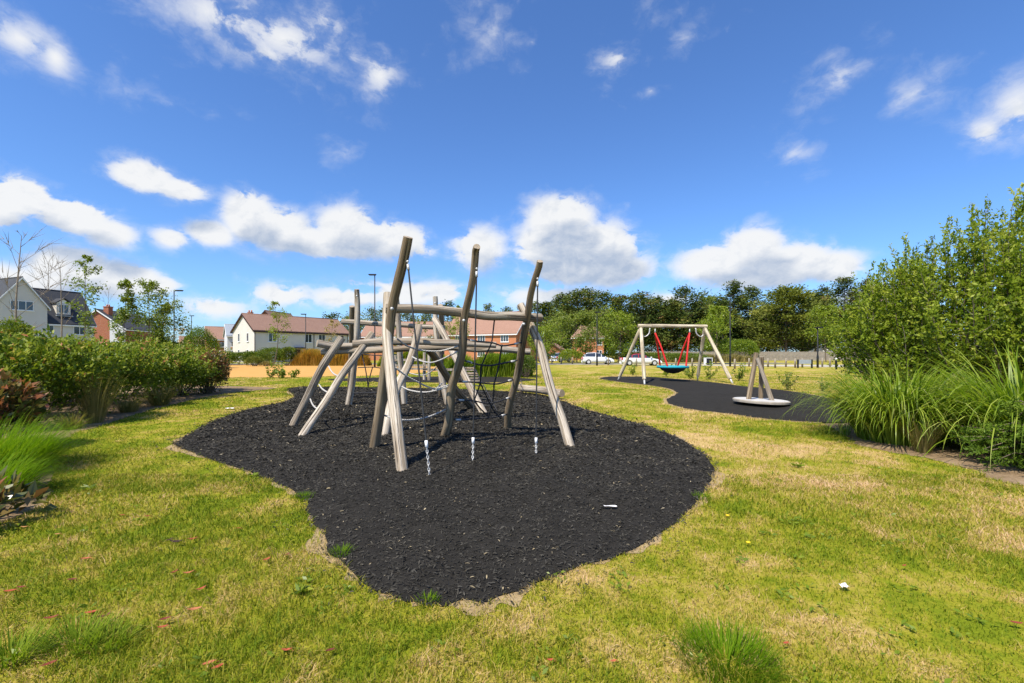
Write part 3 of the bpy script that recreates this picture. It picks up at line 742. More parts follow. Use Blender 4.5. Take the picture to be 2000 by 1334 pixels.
# black climbing net between the two tall posts on the right
H = [[(912, 663, 7.0), (935, 667, 7.1), (960, 669, 7.2), (980, 675, 7.3), (1000, 673, 7.45), (1018, 669, 7.55)],
     [(906, 704, 7.2), (922, 709, 7.2), (941, 713, 7.3), (958, 714, 7.4), (975, 711, 7.5), (1010, 704, 7.75)],
     [(897, 745, 7.35), (915, 746, 7.4), (938, 748, 7.5), (965, 750, 7.6), (980, 748, 7.75), (1002, 741, 8.0)],
     [(890, 781, 7.5), (910, 782, 7.55), (926, 783, 7.6), (945, 787, 7.75), (962, 787, 7.85), (980, 782, 8.0), (998, 775, 8.2)],
     [(884, 820, 7.65), (905, 820, 7.7), (922, 818, 7.8), (953, 816, 8.0), (970, 814, 8.15), (990, 809, 8.35)]]
net = None
for q in H:
    o = rope(cf, 'net_rope', pp(*q), 0.0135, 'rope_black')
    for a, b in ((pp(*q)[0], pp(*q)[1]), (pp(*q)[-1], pp(*q)[-2])):
        d = (b - a) / np.linalg.norm(b - a); seg(cf, 'ferrule', a + d * 0.05, a + d * 0.14, 0.0175, 'steel', o)
for q in ([(966, 622, 7.17), (963, 648, 7.18), (960, 669, 7.2), (950, 692, 7.25), (941, 713, 7.3)], [(941, 713, 7.3), (939, 730, 7.4), (938, 748, 7.5)],
          [(980, 675, 7.3), (977, 694, 7.4), (975, 711, 7.5), (970, 732, 7.55), (965, 750, 7.6)], [(965, 750, 7.6), (964, 770, 7.72), (962, 787, 7.85)],
          [(938, 748, 7.5), (932, 766, 7.55), (926, 783, 7.6)], [(938, 748, 7.5), (950, 774, 7.7), (962, 798, 7.9), (978, 817, 8.1)], [(962, 787, 7.85), (957, 803, 7.9), (953, 816, 8.0)],
          [(926, 783, 7.6), (940, 800, 7.8), (954, 813, 8.0)]):
    rope(cf, 'net_rope', pp(*q), 0.0125, 'rope_black')
for k in ((960, 669, 7.18), (980, 675, 7.28), (941, 713, 7.28), (975, 711, 7.48), (938, 748, 7.48), (965, 750, 7.58), (926, 783, 7.58), (962, 787, 7.83), (953, 816, 7.98)):
    V, F = ballVF(P(*k), 0.022); part(cf, 'net_knot', V, F, M['rope_grey'], True)
# small net on the back frame
for q in ([(699, 718, 12.5), (728, 717, 12.5), (752, 720, 12.5), (783, 722, 12.5)], [(697, 742, 12.55), (720, 739, 12.55), (742, 746, 12.55), (787, 741, 12.55)], [(690, 768, 12.6), (720, 767, 12.6), (752, 766, 12.6), (788, 767, 12.6)],
          [(702, 632, 12.8), (707, 690, 12.6), (714, 722, 12.5), (719, 756, 12.55)], [(728, 716, 12.5), (722, 738, 12.55), (719, 756, 12.55)], [(700, 690, 12.5), (735, 694, 12.5), (780, 692, 12.5)]):
    rope(cf, 'net_rope', pp(*q), 0.015, 'rope_black')
# ladder of planks on black ropes behind the net
a0, a1, b0, b1 = P(906, 716, 13.4), P(951, 812, 11.1), P(925, 716, 13.4), P(976, 812, 11.1)
for a, b in ((a0, a1), (b0, b1)): rope(cf, 'ladder_rope', [a, b], 0.014, 'rope_black')
for t in np.linspace(0.05, 0.95, 8):
    a, b = a0 * (1 - t) + a1 * t, b0 * (1 - t) + b1 * t
    V, F = tubeVF([a, b], 0.016 if t > 0.3 else 0.03, 6); part(cf, 'rung', V, F, M['log_brown' if t < 0.3 else 'rope_grey'], False, {'lp': V * 1.0, 'endcap': np.zeros(len(V))})

# lying log behind
bl = thing('balance_log', 'thick pale log lying low at the grassy back edge of the rubber surface', 'log', G(1055, 780))
log(bl, 'trunk', [G(1005, 768) + np.array((0, 0, 0.22)), G(1050, 774) + np.array((0, 0, 0.22)), G(1098, 781) + np.array((0, 0, 0.20))], 0.125, 0.120, 'log_grey', 0.7)
for px, py in ((1018, 770), (1088, 780)):
    V, F = boxVF(-0.07, 0.07, -0.07, 0.07, -0.05, 0.16); part(bl, 'support', orientVF(V, G(px, py), (1, 0, 0)), F, M['log_brown'], False, {'lp': V, 'endcap': np.zeros(8)})
rope(bl, 'rope', [G(1016, 769) + np.array((0, 0, 0.33)), P(1020, 748, 14.6), P(1012, 740, 14.2)], 0.014, 'rope_white')

# small platform on the rear rubber strip
pf = thing('play_platform', 'low timber play platform with two posts and a plank ramp behind the frame', 'platform', G(850, 742))
for px, t, b, y in ((829, 688, 742, 25.1), (838, 692, 743, 24.6), (772, 694, 741, 25.4), (892, 697, 741, 25.4), (893, 712, 743, 24.5)):
    log(pf, 'post', [P(px, b, y) * np.array((1, 1, 0)) - np.array((0, 0, 0.1)), P(px, t, y)], 0.085, 0.08, 'log_pale', 0.5)
for x0, x1, py, y in ((768, 840, 714, 24.9), (768, 840, 720, 24.9), (826, 896, 722, 24.9), (768, 832, 703, 25.3)):
    a, b = P(x0, py, y), P(x1, py, y)
    V, F = boxVF(0, np.linalg.norm(b - a), -0.05, 0.05, -0.06, 0.06); V = orientVF(V, a, (b - a) / np.linalg.norm(b - a))
    part(pf, 'rail', V, F, M['log_grey'], False, {'lp': V, 'endcap': np.zeros(8)})
for k in range(6):
    t = k / 5; c = P(912, 718, 25.0) * (1 - t) + P(921, 744, 23.6) * t
    V, F = boxVF(-0.42, 0.42, -0.12, 0.12, -0.025, 0.025); V = V + c; part(pf, 'step', V, F, M['log_grey'], False, {'lp': V, 'endcap': np.zeros(8)})
for s in (-0.46, 0.46):
    a, b = P(912, 720, 25.0) + np.array((s, 0, -0.06)), P(921, 746, 23.6) + np.array((s, 0, 0.0))
    seg(pf, 'stringer', a, b, 0.05, 'black_metal', None, 4)

# basket swing
SY = 23.4
sw = thing('basket_swing', 'pale timber basket swing with red hanging straps and a round teal seat', 'swing', G(1315, 746))
TL, TR = P(1246, 636.5, SY), P(1381, 637.5, SY)
log(sw, 'beam', [TL, TR], 0.095, 0.090, 'log_new', 0.25)
for top, foot in (((1251, 641), (1207, 743)), ((1252, 641), (1259, 751)), ((1376, 642), (1362, 743)), ((1377, 642), (1431, 749))):
    a, b = P(*top, SY), G(*foot); u = (a - b) / np.linalg.norm(a - b)
    leg = log(sw, 'leg', [b + u * 0.27, a + u * 0.05], 0.088, 0.085, 'log_new', 0.25)
    seg(sw, 'steel_foot', b - u * 0.05, b + u * 0.30, 0.045, 'steel', leg)
for px, s in ((1252, 1), (1376, -1)):
    a = P(px, 640, SY - 0.05); hk = [a + np.array((s * 0.45, 0, -0.02)), a + np.array((s * 0.40, 0, -0.30)), a + np.array((s * 0.2, 0, -0.46)), a + np.array((s * 0.06, 0, -0.36))]
    V, F = tubeVF(catmull(hk, 12), 0.03, 6); part(sw, 'corner_brace', V, F, M['steel'], True)
SC, SR = P(1314, 716.5, 23.5), 0.74
for px, dirs in ((1279.5, (-1,)), (1347, (1,))):
    h = P(px, 642, SY); k = dirs[0]
    seg(sw, 'hanger', h, h + np.array((0, 0, -0.24)), 0.03, 'steel')
    for dy in (-1, 1):
        e = SC + np.array((k * SR * 0.62, dy * SR * 0.78, 0.03))
        rope(sw, 'strap', [h + np.array((0, 0, -0.22)), (h + e) / 2, e], 0.045, 'red')
ring = [SC + np.array((SR * math.cos(t), SR * math.sin(t), 0)) for t in np.linspace(0, 2 * math.pi, 33)]
V, F = tubeVF(ring, 0.058, 8, False); part(sw, 'seat_rim', V, F, M['teal'], True)
V, F = latheVF([(0.05, -0.34), (0.28, -0.30), (0.52, -0.18), (0.70, -0.02), (0.72, -0.005), (0.52, -0.16), (0.28, -0.28), (0.05, -0.32)], SC, 24)
nt = part(sw, 'seat_net', V, F, M['rope_black'], True, {'lp': V})
for k in range(8):
    t = k * math.pi / 4; rope(sw, 'net_cord', [SC + np.array((math.cos(t) * r, math.sin(t) * r, z)) for r, z in ((0.08, -0.30), (0.30, -0.26), (0.52, -0.14), (0.70, 0.0))], 0.018, 'teal', nt)

# spinner
SP = G(1486, 793); ZD = 0.175
sp = thing('spinner', 'round pale spinning disc carrying three leaning timber posts', 'roundabout', SP)
tilt = np.array((0.05, 0, 0))
V, F = latheVF([(0.64, 0.030), (0.70, 0.036), (0.705, 0.085), (0.695, 0.097), (0.64, 0.099)], (0, 0, 0), 48)
V = V + SP + np.array((0, 0, ZD - 0.10)); V[:, 2] += -0.035 * (V[:, 0] - SP[0])
part(sp, 'disc', V, F, M['spin_deck'], False)
V, F = latheVF([(0.65, 0.0), (0.67, 0.002), (0.67, 0.006), (0.65, 0.008)], (0, 0, 0), 48); V = V + SP + np.array((0, 0, ZD + 0.0)); V[:, 2] += -0.035 * (V[:, 0] - SP[0])
part(sp, 'deck_mat', V, F, M['spin_top'], False)
V, F = latheVF([(0.28, -0.02), (0.28, 0.05), (0.36, 0.10)], (SP[0], SP[1], 0.0), 32); part(sp, 'underframe', V, F, M['black_metal'], True)
log(sp, 'post', [P(1462, 780, SP[1] - 0.05), P(1477, 689, SP[1] + 0.05)], 0.066, 0.062, 'log_brown', 0.4)
log(sp, 'post', [P(1486, 778, SP[1] + 0.30), P(1487, 697, SP[1] + 0.18)], 0.062, 0.062, 'log_brown', 0.4)
log(sp, 'post', [P(1508, 783, SP[1] - 0.18), P(1479, 699, SP[1] - 0.06)], 0.062, 0.050, 'log_grey', 0.4)
# ------------------------------------------------------------------ houses
def quadset(faces):
    """faces: list of (4+ points, uv points) -> V, F, lp with own vertices for each face"""
    V, F, UV = [], [], []
    for pts, uv in faces:
        n = len(V); V += [np.asarray(p, float) for p in pts]; UV += [(u, v, 0.0) for u, v in uv]; F.append(tuple(range(n, n + len(pts))))
    return np.array(V), F, {'lp': np.array(UV)}
def slabVF(a, b, c, d, th, up):
    """tiled slope from eave a-b to ridge d-c with thickness"""
    up = np.asarray(up, float) * th; top = [a + up, b + up, c + up, d + up]; bot = [a, b, c, d]
    L = np.linalg.norm(b - a); S = np.linalg.norm(d - a)
    fs = [(top, [(0, 0), (L, 0), (L, S), (0, S)]), (bot[::-1], [(0, 0)] * 4)]
    for i in range(4):
        j = (i + 1) % 4; fs.append(([bot[i], bot[j], top[j], top[i]], [(0, 0)] * 4))
    return quadset(fs)
Z = np.array((0, 0, 1.0))
def house(root, org, ux, uy, L, W, eave, ridge, wall, roof, over=0.25, verge='upvc', walls=None, hip=0.0):
    org = np.array((org[0], org[1], 0.0)); ux = np.array((*ux, 0.0)); uy = np.array((*uy, 0.0))
    ux /= np.linalg.norm(ux); uy /= np.linalg.norm(uy)
    q = lambda x, y, z: org + ux * x + uy * y + Z * z
    b = -0.3
    names = [('front', [q(0, 0, b), q(L, 0, b), q(L, 0, eave), q(0, 0, eave)], L), ('back', [q(0, W, b), q(L, W, b), q(L, W, eave), q(0, W, eave)], L)]
    if hip:
        names += [('left', [q(0, 0, b), q(0, W, b), q(0, W, eave), q(0, 0, eave)], W), ('right', [q(L, 0, b), q(L, W, b), q(L, W, eave), q(L, 0, eave)], W)]
    for nm, pts, ln in names:
        uv = [(0, b), (ln, b), (ln, eave), (0, eave)]
        V, F, at = quadset([(pts, uv)]); part(root, 'wall', V, F, M[(walls or {}).get(nm, wall)], False, at)
    if not hip:
        for nm, x in (('left', 0), ('right', L)):
            pts = [q(x, 0, b), q(x, W, b), q(x, W, eave), q(x, W / 2, ridge), q(x, 0, eave)]
            V, F, at = quadset([(pts, [(0, b), (W, b), (W, eave), (W / 2, ridge), (0, eave)])]); part(root, 'wall', V, F, M[(walls or {}).get(nm, wall)], False, at)
    sl = (ridge - eave) / (W / 2); dz = sl * over
    for s in (0, 1):
        y0, y1 = (-over, W / 2) if s == 0 else (W + over, W / 2)
        a, bb, c, d = q(-over, y0, eave - dz), q(L + over, y0, eave - dz), q(L + over - hip, y1, ridge), q(-over + hip, y1, ridge)
        V, F, at = slabVF(a + Z * 0.03, bb + Z * 0.03, c + Z * 0.03, d + Z * 0.03, 0.14, Z); rf = part(root, 'roof', V, F, M[roof], False, at)
        if not hip:
            for x in (-over - 0.03, L + over + 0.03):        # verge boards
                A, B = q(x, y0, eave - dz - 0.12), q(x, y1, ridge - 0.12)
                V, F = tubeVF([A, B], 0.0, 4, True); V = np.array([A - ux * 0.03, A + ux * 0.03, A + ux * 0.03 + Z * 0.22, A - ux * 0.03 + Z * 0.22, B - ux * 0.03, B + ux * 0.03, B + ux * 0.03 + Z * 0.22, B - ux * 0.03 + Z * 0.22])
                part(root, 'verge', V, [(0, 1, 2, 3), (7, 6, 5, 4), (0, 4, 5, 1), (1, 5, 6, 2), (2, 6, 7, 3), (3, 7, 4, 0)], M[verge], False, None, rf)
        V, F = boxVF(-over, L + over, -0.09, 0.0, -0.16, 0.02); V = orientVF(V, q(0, y0 + (0 if s == 0 else 0.09), eave - dz), ux, uy); part(root, 'gutter', V, F, M['dark_trim'] if verge == 'dark_trim' else M['upvc'], False, None, rf)
    if hip:
        for x0, xr in ((-over, -over + hip), (L + over, L + over - hip)):
            V, F, at = quadset([([q(x0, -over, eave - dz + 0.03), q(x0, W + over, eave - dz + 0.03), q(xr, W / 2, ridge + 0.1)], [(0, 0), (W, 0), (W / 2, hip)])]); part(root, 'roof', V, F, M[roof], False, at)
    V, F = tubeVF([q(-over + hip, W / 2, ridge + 0.13), q(L + over - hip, W / 2, ridge + 0.13)], 0.11, 6); part(root, 'ridge_tiles', V, F, M[roof], True, {'lp': V})
    return q, ux, uy
def window(root, p, a, n, w, h, lights=2, frame='upvc', sill=True):
    """p: lower corner on the wall, a: along the wall, n: outward"""
    a = np.asarray(a, float); n = np.asarray(n, float)
    bars = [boxVF(0, w, -0.06, 0.0, 0, 0.07), boxVF(0, w, -0.06, 0.0, h - 0.07, h)]
    for x in np.linspace(0, w - 0.07, lights + 1): bars.append(boxVF(x, x + 0.07, -0.062, 0.0, 0.07, h - 0.07))
    if sill: bars.append(boxVF(-0.08, w + 0.08, -0.12, 0.0, -0.09, 0.0))
    V, F = merge(*bars); V[:, 1] *= -1
    win = part(root, 'window', orientVF(V, p, a, n), F, M[frame])
    V, F = boxVF(0.05, w - 0.05, 0.004, 0.022, 0.05, h - 0.05); part(root, 'pane', orientVF(V, p, a, n), F, M['glass'], False, None, win)
    return win
def chimney(root, c, w, z0, z1, mat):
    V, F = merge(boxVF(-w / 2, w / 2, -w / 2, w / 2, z0, z1), boxVF(-w / 2 - 0.06, w / 2 + 0.06, -w / 2 - 0.06, w / 2 + 0.06, z1, z1 + 0.15)); V = V + np.array((c[0], c[1], 0))
    ch = part(root, 'chimney', V, F, M[mat], False, {'lp': V[:, [0, 2, 1]]})
    for s in (-0.2, 0.2):
        V, F = latheVF([(0.12, 0), (0.10, 0.35)], (c[0] + s, c[1], z1 + 0.14), 8); part(root, 'chimney_pot', V, F, M['brick_orange'], True, {'lp': V}, ch)

# cream house with slate roof at the far left
w_ = np.array((0.35, 0.94)); n_ = np.array((0.94, -0.35)); O = np.array((-64.4, 63.6))
hA = thing('cream_house', 'cream rendered house with steep dark slate gable and a roof dormer', 'house', (O[0], O[1], 0))
q, ux, uy = house(hA, O, w_, -n_, 5.6, 7.0, 5.75, 10.5, 'render_white', 'slate', 0.2)
N3, W3 = np.array((*n_, 0)), np.array((*w_, 0)) / np.linalg.norm(w_)
window(hA, q(0.35, 0, 4.35), ux, N3, 0.55, 1.0, 1); window(hA, q(3.1, 0, 4.15), ux, N3, 1.45, 1.2, 2); window(hA, q(3.1, 0, 1.0), ux, N3, 1.45, 1.3, 2)
Og = O - w_ / np.linalg.norm(w_) * 5.3 + n_ * 0.45
q2, vx, vy = house(hA, Og, -n_, w_, 9.0, 5.3, 7.8, 11.4, 'render_white', 'slate', 0.22)
window(hA, q2(0, 1.55, 7.15), vy, N3, 2.3, 1.25, 3); window(hA, q2(0, 1.55, 3.9), vy, N3, 2.3, 1.25, 3)
dq = lambda x, y, z: np.array((*O, 0)) + ux * x + uy * y + Z * z
V, F = boxVF(1.55, 3.15, 0.75, 3.0, 7.0, 8.65); dm = part(hA, 'dormer', orientVF(V, (*O, 0), ux, uy), F, M['render_white'])
for s in (1.35, 3.35):
    V, F, at = slabVF(dq(s, 0.5, 8.55), dq(s, 3.4, 8.55), dq(2.35, 3.4, 9.25), dq(2.35, 0.5, 9.25), 0.12, Z); part(hA, 'dormer_roof', V, F, M['slate'], False, at, dm)
V, F, at = quadset([([dq(1.55, 0.74, 8.6), dq(3.15, 0.74, 8.6), dq(2.35, 0.74, 9.2)], [(0, 0)] * 3)]); part(hA, 'dormer_gable', V, F, M['upvc'], False, at, dm)
V, F = boxVF(1.4, 3.3, 0.35, 0.8, 6.72, 6.85); part(hA, 'flashing', orientVF(V, (*O, 0), ux, uy), F, M['lead'], False, None, dm)
window(hA, dq(1.75, 0.74, 7.15), ux, N3, 1.2, 1.3, 2, 'upvc', False)

# brick and pale render house beside it
hB = thing('brick_house', 'red brick gable house with a pale rendered side beside the cream house', 'house', (-72, 80, 0))
gx = np.array((1, 0.12)); gx /= np.linalg.norm(gx); gy = np.array((-0.12, 1)); gy /= np.linalg.norm(gy)
apx = (190 - 1000) / 900 * 80; og = np.array((apx, 80.0)) - gx * 4.5
q, a_, b_ = house(hB, og, gy, gx, 10, 9.0, 5.75, 8.95, 'brick_red', 'slate', 0.25)
V, F = boxVF(6.5, 8.98, -0.06, -0.01, 0, 5.9); V[4 + 1, 2] = V[4 + 3, 2] = 5.85; V[4, 2] = V[6, 2] = 7.4
part(hB, 'rendered_wall', orientVF(V, (*og, 0), b_, a_), F, M['render_grey'])
chimney(hB, og + gx * 5.4 + gy * 1.2, 0.9, 8.0, 9.55, 'brick_red')
window(hB, q(0, 1.2, 3.6), b_, -a_, 1.1, 1.2, 2)
hC = thing('brick_house', 'small brick house with grey front seen through the young trees', 'house', ((245 - 1000) / 900 * 96, 96, 0))
oc = np.array(((236 - 1000) / 900 * 96, 96.0))
q, a_, b_ = house(hC, oc - gx * 3.4, gy, gx, 9, 6.6, 5.0, 7.4, 'brick_red', 'tile_brown', 0.25)
window(hC, q(0, 3.6, 3.3), b_, -a_, 1.4, 1.3, 2); window(hC, q(0, 0.8, 3.3), b_, -a_, 1.4, 1.3, 2)

# long cream terrace with brown roof
uD = np.array((0.6, 0.8)); vD = np.array((-0.8, 0.6)); oD = np.array((-39.7, 71.0))
hD = thing('cream_terrace', 'long cream rendered terrace under a brown tiled roof behind the hedge', 'house', (*oD, 0))
q, ux, uy = house(hD, oD, uD, vD, 16.4, 7.6, 5.05, 7.65, 'render_white', 'tile_brown', 0.25, 'dark_trim', {'right': 'brick_red'})
for s in (2.1, 8.1, 10.55, 14.2): window(hD, q(s, 0, 3.25), ux, -uy, 1.25, 1.45, 2)
for s in (2.0, 9.1, 11.7): window(hD, q(s, 0, 0.9), ux, -uy, 1.0, 1.25, 2)
for s in (1.9, 5.0): window(hD, q(0, s, 3.3), uy, -ux, 0.62, 1.35, 1); window(hD, q(0, s, 0.7), uy, -ux, 0.62, 1.35, 1)
for s in (6.1, 13.0):
    V, F = boxVF(s, s + 1.9, -0.6, 0.0, 2.25, 2.42); pc = part(hD, 'porch_canopy', orientVF(V, (*oD, 0), ux, uy), F, M['dark_trim'])
    V, F = boxVF(s + 0.4, s + 1.4, -0.04, 0.0, 0, 2.1); part(hD, 'door', orientVF(V, (*oD, 0), ux, uy), F, M['dark_trim'])
for s in (0.05, 9.7, 16.2):
    V, F = tubeVF([q(s, -0.07, 0), q(s, -0.07, 4.9)], 0.045, 6); part(hD, 'downpipe', V, F, M['dark_trim'], True)
chimney(hD, (oD + uD * 1.6 + vD * 5.0), 0.55, 6.6, 8.0, 'brick_red')
hG = thing('brown_gable_house', 'brown gable roof peeping over the ridge of the cream terrace', 'house', ((518 - 1000) / 900 * 100, 100, 0))
house(hG, (-56.5, 100), (0.12, 1), (1, -0.12), 9, 6.4, 7.4, 10.6, 'brick_red', 'tile_brown', 0.25, 'dark_trim')

# orange brick house with terracotta roof behind the frame
a = R(26); uE = np.array((math.cos(a), -math.sin(a))); vE = np.array((math.sin(a), math.cos(a)))
near = np.array(((1008 - 1000) / 900 * 80, 80.0)); oE = near - uE * 15.0
hE = thing('orange_brick_house', 'orange brick house with terracotta roof and white windows behind the climbing frame', 'house', (*oE, 0))
q, ux, uy = house(hE, oE, uE, vE, 15.0, 9.6, 5.0, 9.0, 'brick_orange', 'tile_pink', 0.25)
for s in (12.0, 7.3, 2.5): window(hE, q(s, 0, 3.45), ux, -uy, 1.55, 1.3, 3); window(hE, q(s, 0, 0.9), ux, -uy, 1.55, 1.35, 3)
V, F = boxVF(9.6, 10.6, -0.04, 0.0, 0, 2.1); part(hE, 'door', orientVF(V, (*oE, 0), ux, uy), F, M['dark_trim'])
hE2 = thing('terracotta_house', 'lower terracotta roofed house adjoining the cream terrace', 'house', (-22, 92, 0))
q, ux, uy = house(hE2, (-30.5, 93.0), (1, -0.05), (0.05, 1), 19.5, 9, 4.9, 7.9, 'brick_orange', 'tile_pink', 0.25)
for s in (2, 7, 12, 16.5): window(hE2, q(s, 0, 3.2), ux, -uy, 1.4, 1.3, 2)
hF = thing('hipped_roof_house', 'red-brown hipped roof house behind the round tree', 'house', ((1150 - 1000) / 900 * 98, 98, 0))
q, ux, uy = house(hF, ((1118 - 1000) / 900 * 98, 98), (1, -0.1), (0.1, 1), 6.6, 7.0, 4.9, 7.3, 'brick_orange', 'tile_pink', 0.3, 'upvc', {'right': 'render_white'}, 2.2)
window(hF, q(5.1, 0, 3.2), ux, -uy, 1.1, 1.2, 2); window(hF, q(5.1, 0, 0.8), ux, -uy, 1.1, 1.3, 2)
gF = thing('garage', 'small brown garage with an orange pitched roof beside the parked cars', 'garage', ((1078 - 1000) / 900 * 88, 88, 0))
house(gF, ((1057 - 1000) / 900 * 88, 88), (0.25, 1), (1, -0.25), 6, 3.6, 2.2, 3.4, 'brick_red', 'tile_pink', 0.2, 'dark_trim')
for k, (px0, px1, y, ev, rg, wl, rf, lab) in enumerate((
        (352, 392, 135, 4.0, 6.4, 'brick_red', 'tile_brown', 'low brown roofed house far off beside the thin street lamp'),
        (404, 440, 112, 5.0, 8.0, 'brick_orange', 'tile_pink', 'orange brick gable house far off beside the clipped cone shrub'),
        (444, 470, 106, 5.6, 8.2, 'render_grey', 'lead', 'grey house front with dormers far off beside the cream terrace'))):
    x0, x1 = (px0 - 1000) / 900 * y, (px1 - 1000) / 900 * y
    h = thing('far_house', lab, 'house', ((x0 + x1) / 2, y, 0))
    q, ux, uy = house(h, (x0, y), (0.8, 0.6), (-0.6, 0.8), (x1 - x0) * 1.0, 7, ev, rg, wl, rf, 0.25)
    for s in (0.25, 0.6): window(h, q((x1 - x0) * s, 0, 3.0), ux, -uy, 0.9, 1.2, 2); window(h, q((x1 - x0) * s, 0, 0.9), ux, -uy, 0.9, 1.2, 2)
sh = thing('pale_shed', 'pale grey pitched shed roof showing over the boarded fence', 'shed', ((1585 - 1000) / 900 * 112, 112, 0))
house(sh, ((1583 - 1000) / 900 * 112, 112), (0.1, 1), (1, -0.1), 5, 4.2, 2.0, 3.4, 'render_grey', 'lead', 0.2)
cv = thing('white_caravan', 'white caravan half hidden by trees above the boarded fence', 'caravan', ((1640 - 1000) / 900 * 114, 114, 0))
V, F = boxVF(-3.0, 3.0, -1.1, 1.1, 0.5, 2.7); V[4:, 0] *= 0.92; part(cv, 'body', V + np.array(cv.location), F, M['upvc'])
for s in (-1.9, 0.2): window(cv, np.array(cv.location) + np.array((s, -1.1, 1.6)), (1, 0, 0), (0, -1, 0), 1.2, 0.6, 1, 'upvc', False)
V, F = boxVF(-2.9, 2.9, -1.12, -1.1, 0.9, 1.05); part(cv, 'stripe', V + np.array(cv.location), F, M['lead'])
for s in (-0.5, 0.5):
    V, F = latheVF([(0.33, -0.1), (0.36, 0), (0.33, 0.1)], (0, 0, 0), 14); part(cv, 'wheel', orientVF(V, np.array(cv.location) + np.array((s, -1.0, 0.36)), (1, 0, 0), (0, 0, 1), (0, -1, 0)), F, M['tyre'])

# ------------------------------------------------------------------ boarded fence: every panel of boards a part
fe = thing('boarded_fence', 'long weathered grey close-boarded fence in front of the conifer belt', 'fence', G(1500, 703))
fa, fb = np.array((25.0, 96.0)), np.array((86.0, 87.0)); fd = (fb - fa) / np.linalg.norm(fb - fa); FL = np.linalg.norm(fb - fa)
rr = random.Random(5); k = 0; s = 0.0
base_panel = None
pv, pf_, n0 = [], [], 0
bars = [boxVF(i * 0.15, i * 0.15 + 0.143, -0.012 * (i % 2), 0.018 - 0.012 * (i % 2), 0.02, 1.78 + 0.008 * ((i * 7) % 3)) for i in range(12)]
bars += [boxVF(0, 1.8, 0.02, 0.07, z, z + 0.09) for z in (0.3, 0.95, 1.6)]
V, F = merge(*bars); fdir = np.array((*fd, 0)); fn = np.array((-fd[1], fd[0], 0))
pm = mesh('panel', orientVF(V, (0, 0, 0), fdir, fn), F)
V, F = boxVF(-0.06, 0.06, -0.05, 0.08, 0, 1.9); pom = mesh('post', orientVF(V, (0, 0, 0), fdir, fn), F)
while s < FL:
    c = np.array((*(fa + fd * s), 0)) - np.array(fe.location); o = link('panel', pm, M['fence_board'], fe); o.location = c + np.array((0, 0, rr.uniform(-0.03, 0.03)))
    o = link('post', pom, M['fence_board'], fe); o.location = c - fdir * 0.05
    s += 1.9

# ------------------------------------------------------------------ street lamps
def lamp(label, base, h, side, arm=0.75, thick=0.06):
    t = thing('street_lamp', label, 'street lamp', base, 'street lamps along the roads')
    b = np.array(base, float)
    V, F = latheVF([(thick * 1.7, -0.1), (thick * 1.7, 1.1), (thick * 1.1, 1.3), (thick * 0.8, h)], b, 10); part(t, 'column', V, F, M['black_metal'], True)
    V, F = tubeVF([b + np.array((0, 0, h - 0.05)), b + np.array((side * arm, 0, h + 0.04))], thick * 0.6, 6); part(t, 'arm', V, F, M['black_metal'])
    V, F = boxVF(-0.38, 0.38, -0.16, 0.16, -0.06, 0.06); V[:4, 0] *= 0.8; part(t, 'lantern', V + b + np.array((side * arm, 0, h + 0.02)), F, M['black_metal'])
def lampat(label, px, top, y, side, arm=0.75):
    lamp(label, ((px - 1000) / 900 * y, y, 0), CAM_H + (690 - top) / 900 * y, side, arm)
lampat('tall black street lamp behind the hedge beside the leafy saplings', 340, 568, 50, 1, 0.55)
lampat('small distant street lamp above the cone-shaped shrub', 374, 617, 84, 1, 0.05)
lampat('tall black street lamp standing just behind the climbing frame', 732, 537, 46, -1, 0.25)
lampat('black street lamp in front of the long cream terrace', 597, 614, 66, -1, 0.3)
lampat('thin black street lamp beside the white hatchback', 1166, 610, 54, 1, 0.1)
lampat('tall black street lamp against the conifers beyond the swing', 1426, 578, 50, 1, 0.1)
lampat('dark lamp column beyond the spinner in front of the shed', 1597, 640, 46, 1, 0.1)
lampat('dark lamp column in front of the white caravan', 1650, 648, 50, 1, 0.1)
lampat('thin dark lamp column in front of the terracotta roof', 867, 612, 62, 1, 0.1)

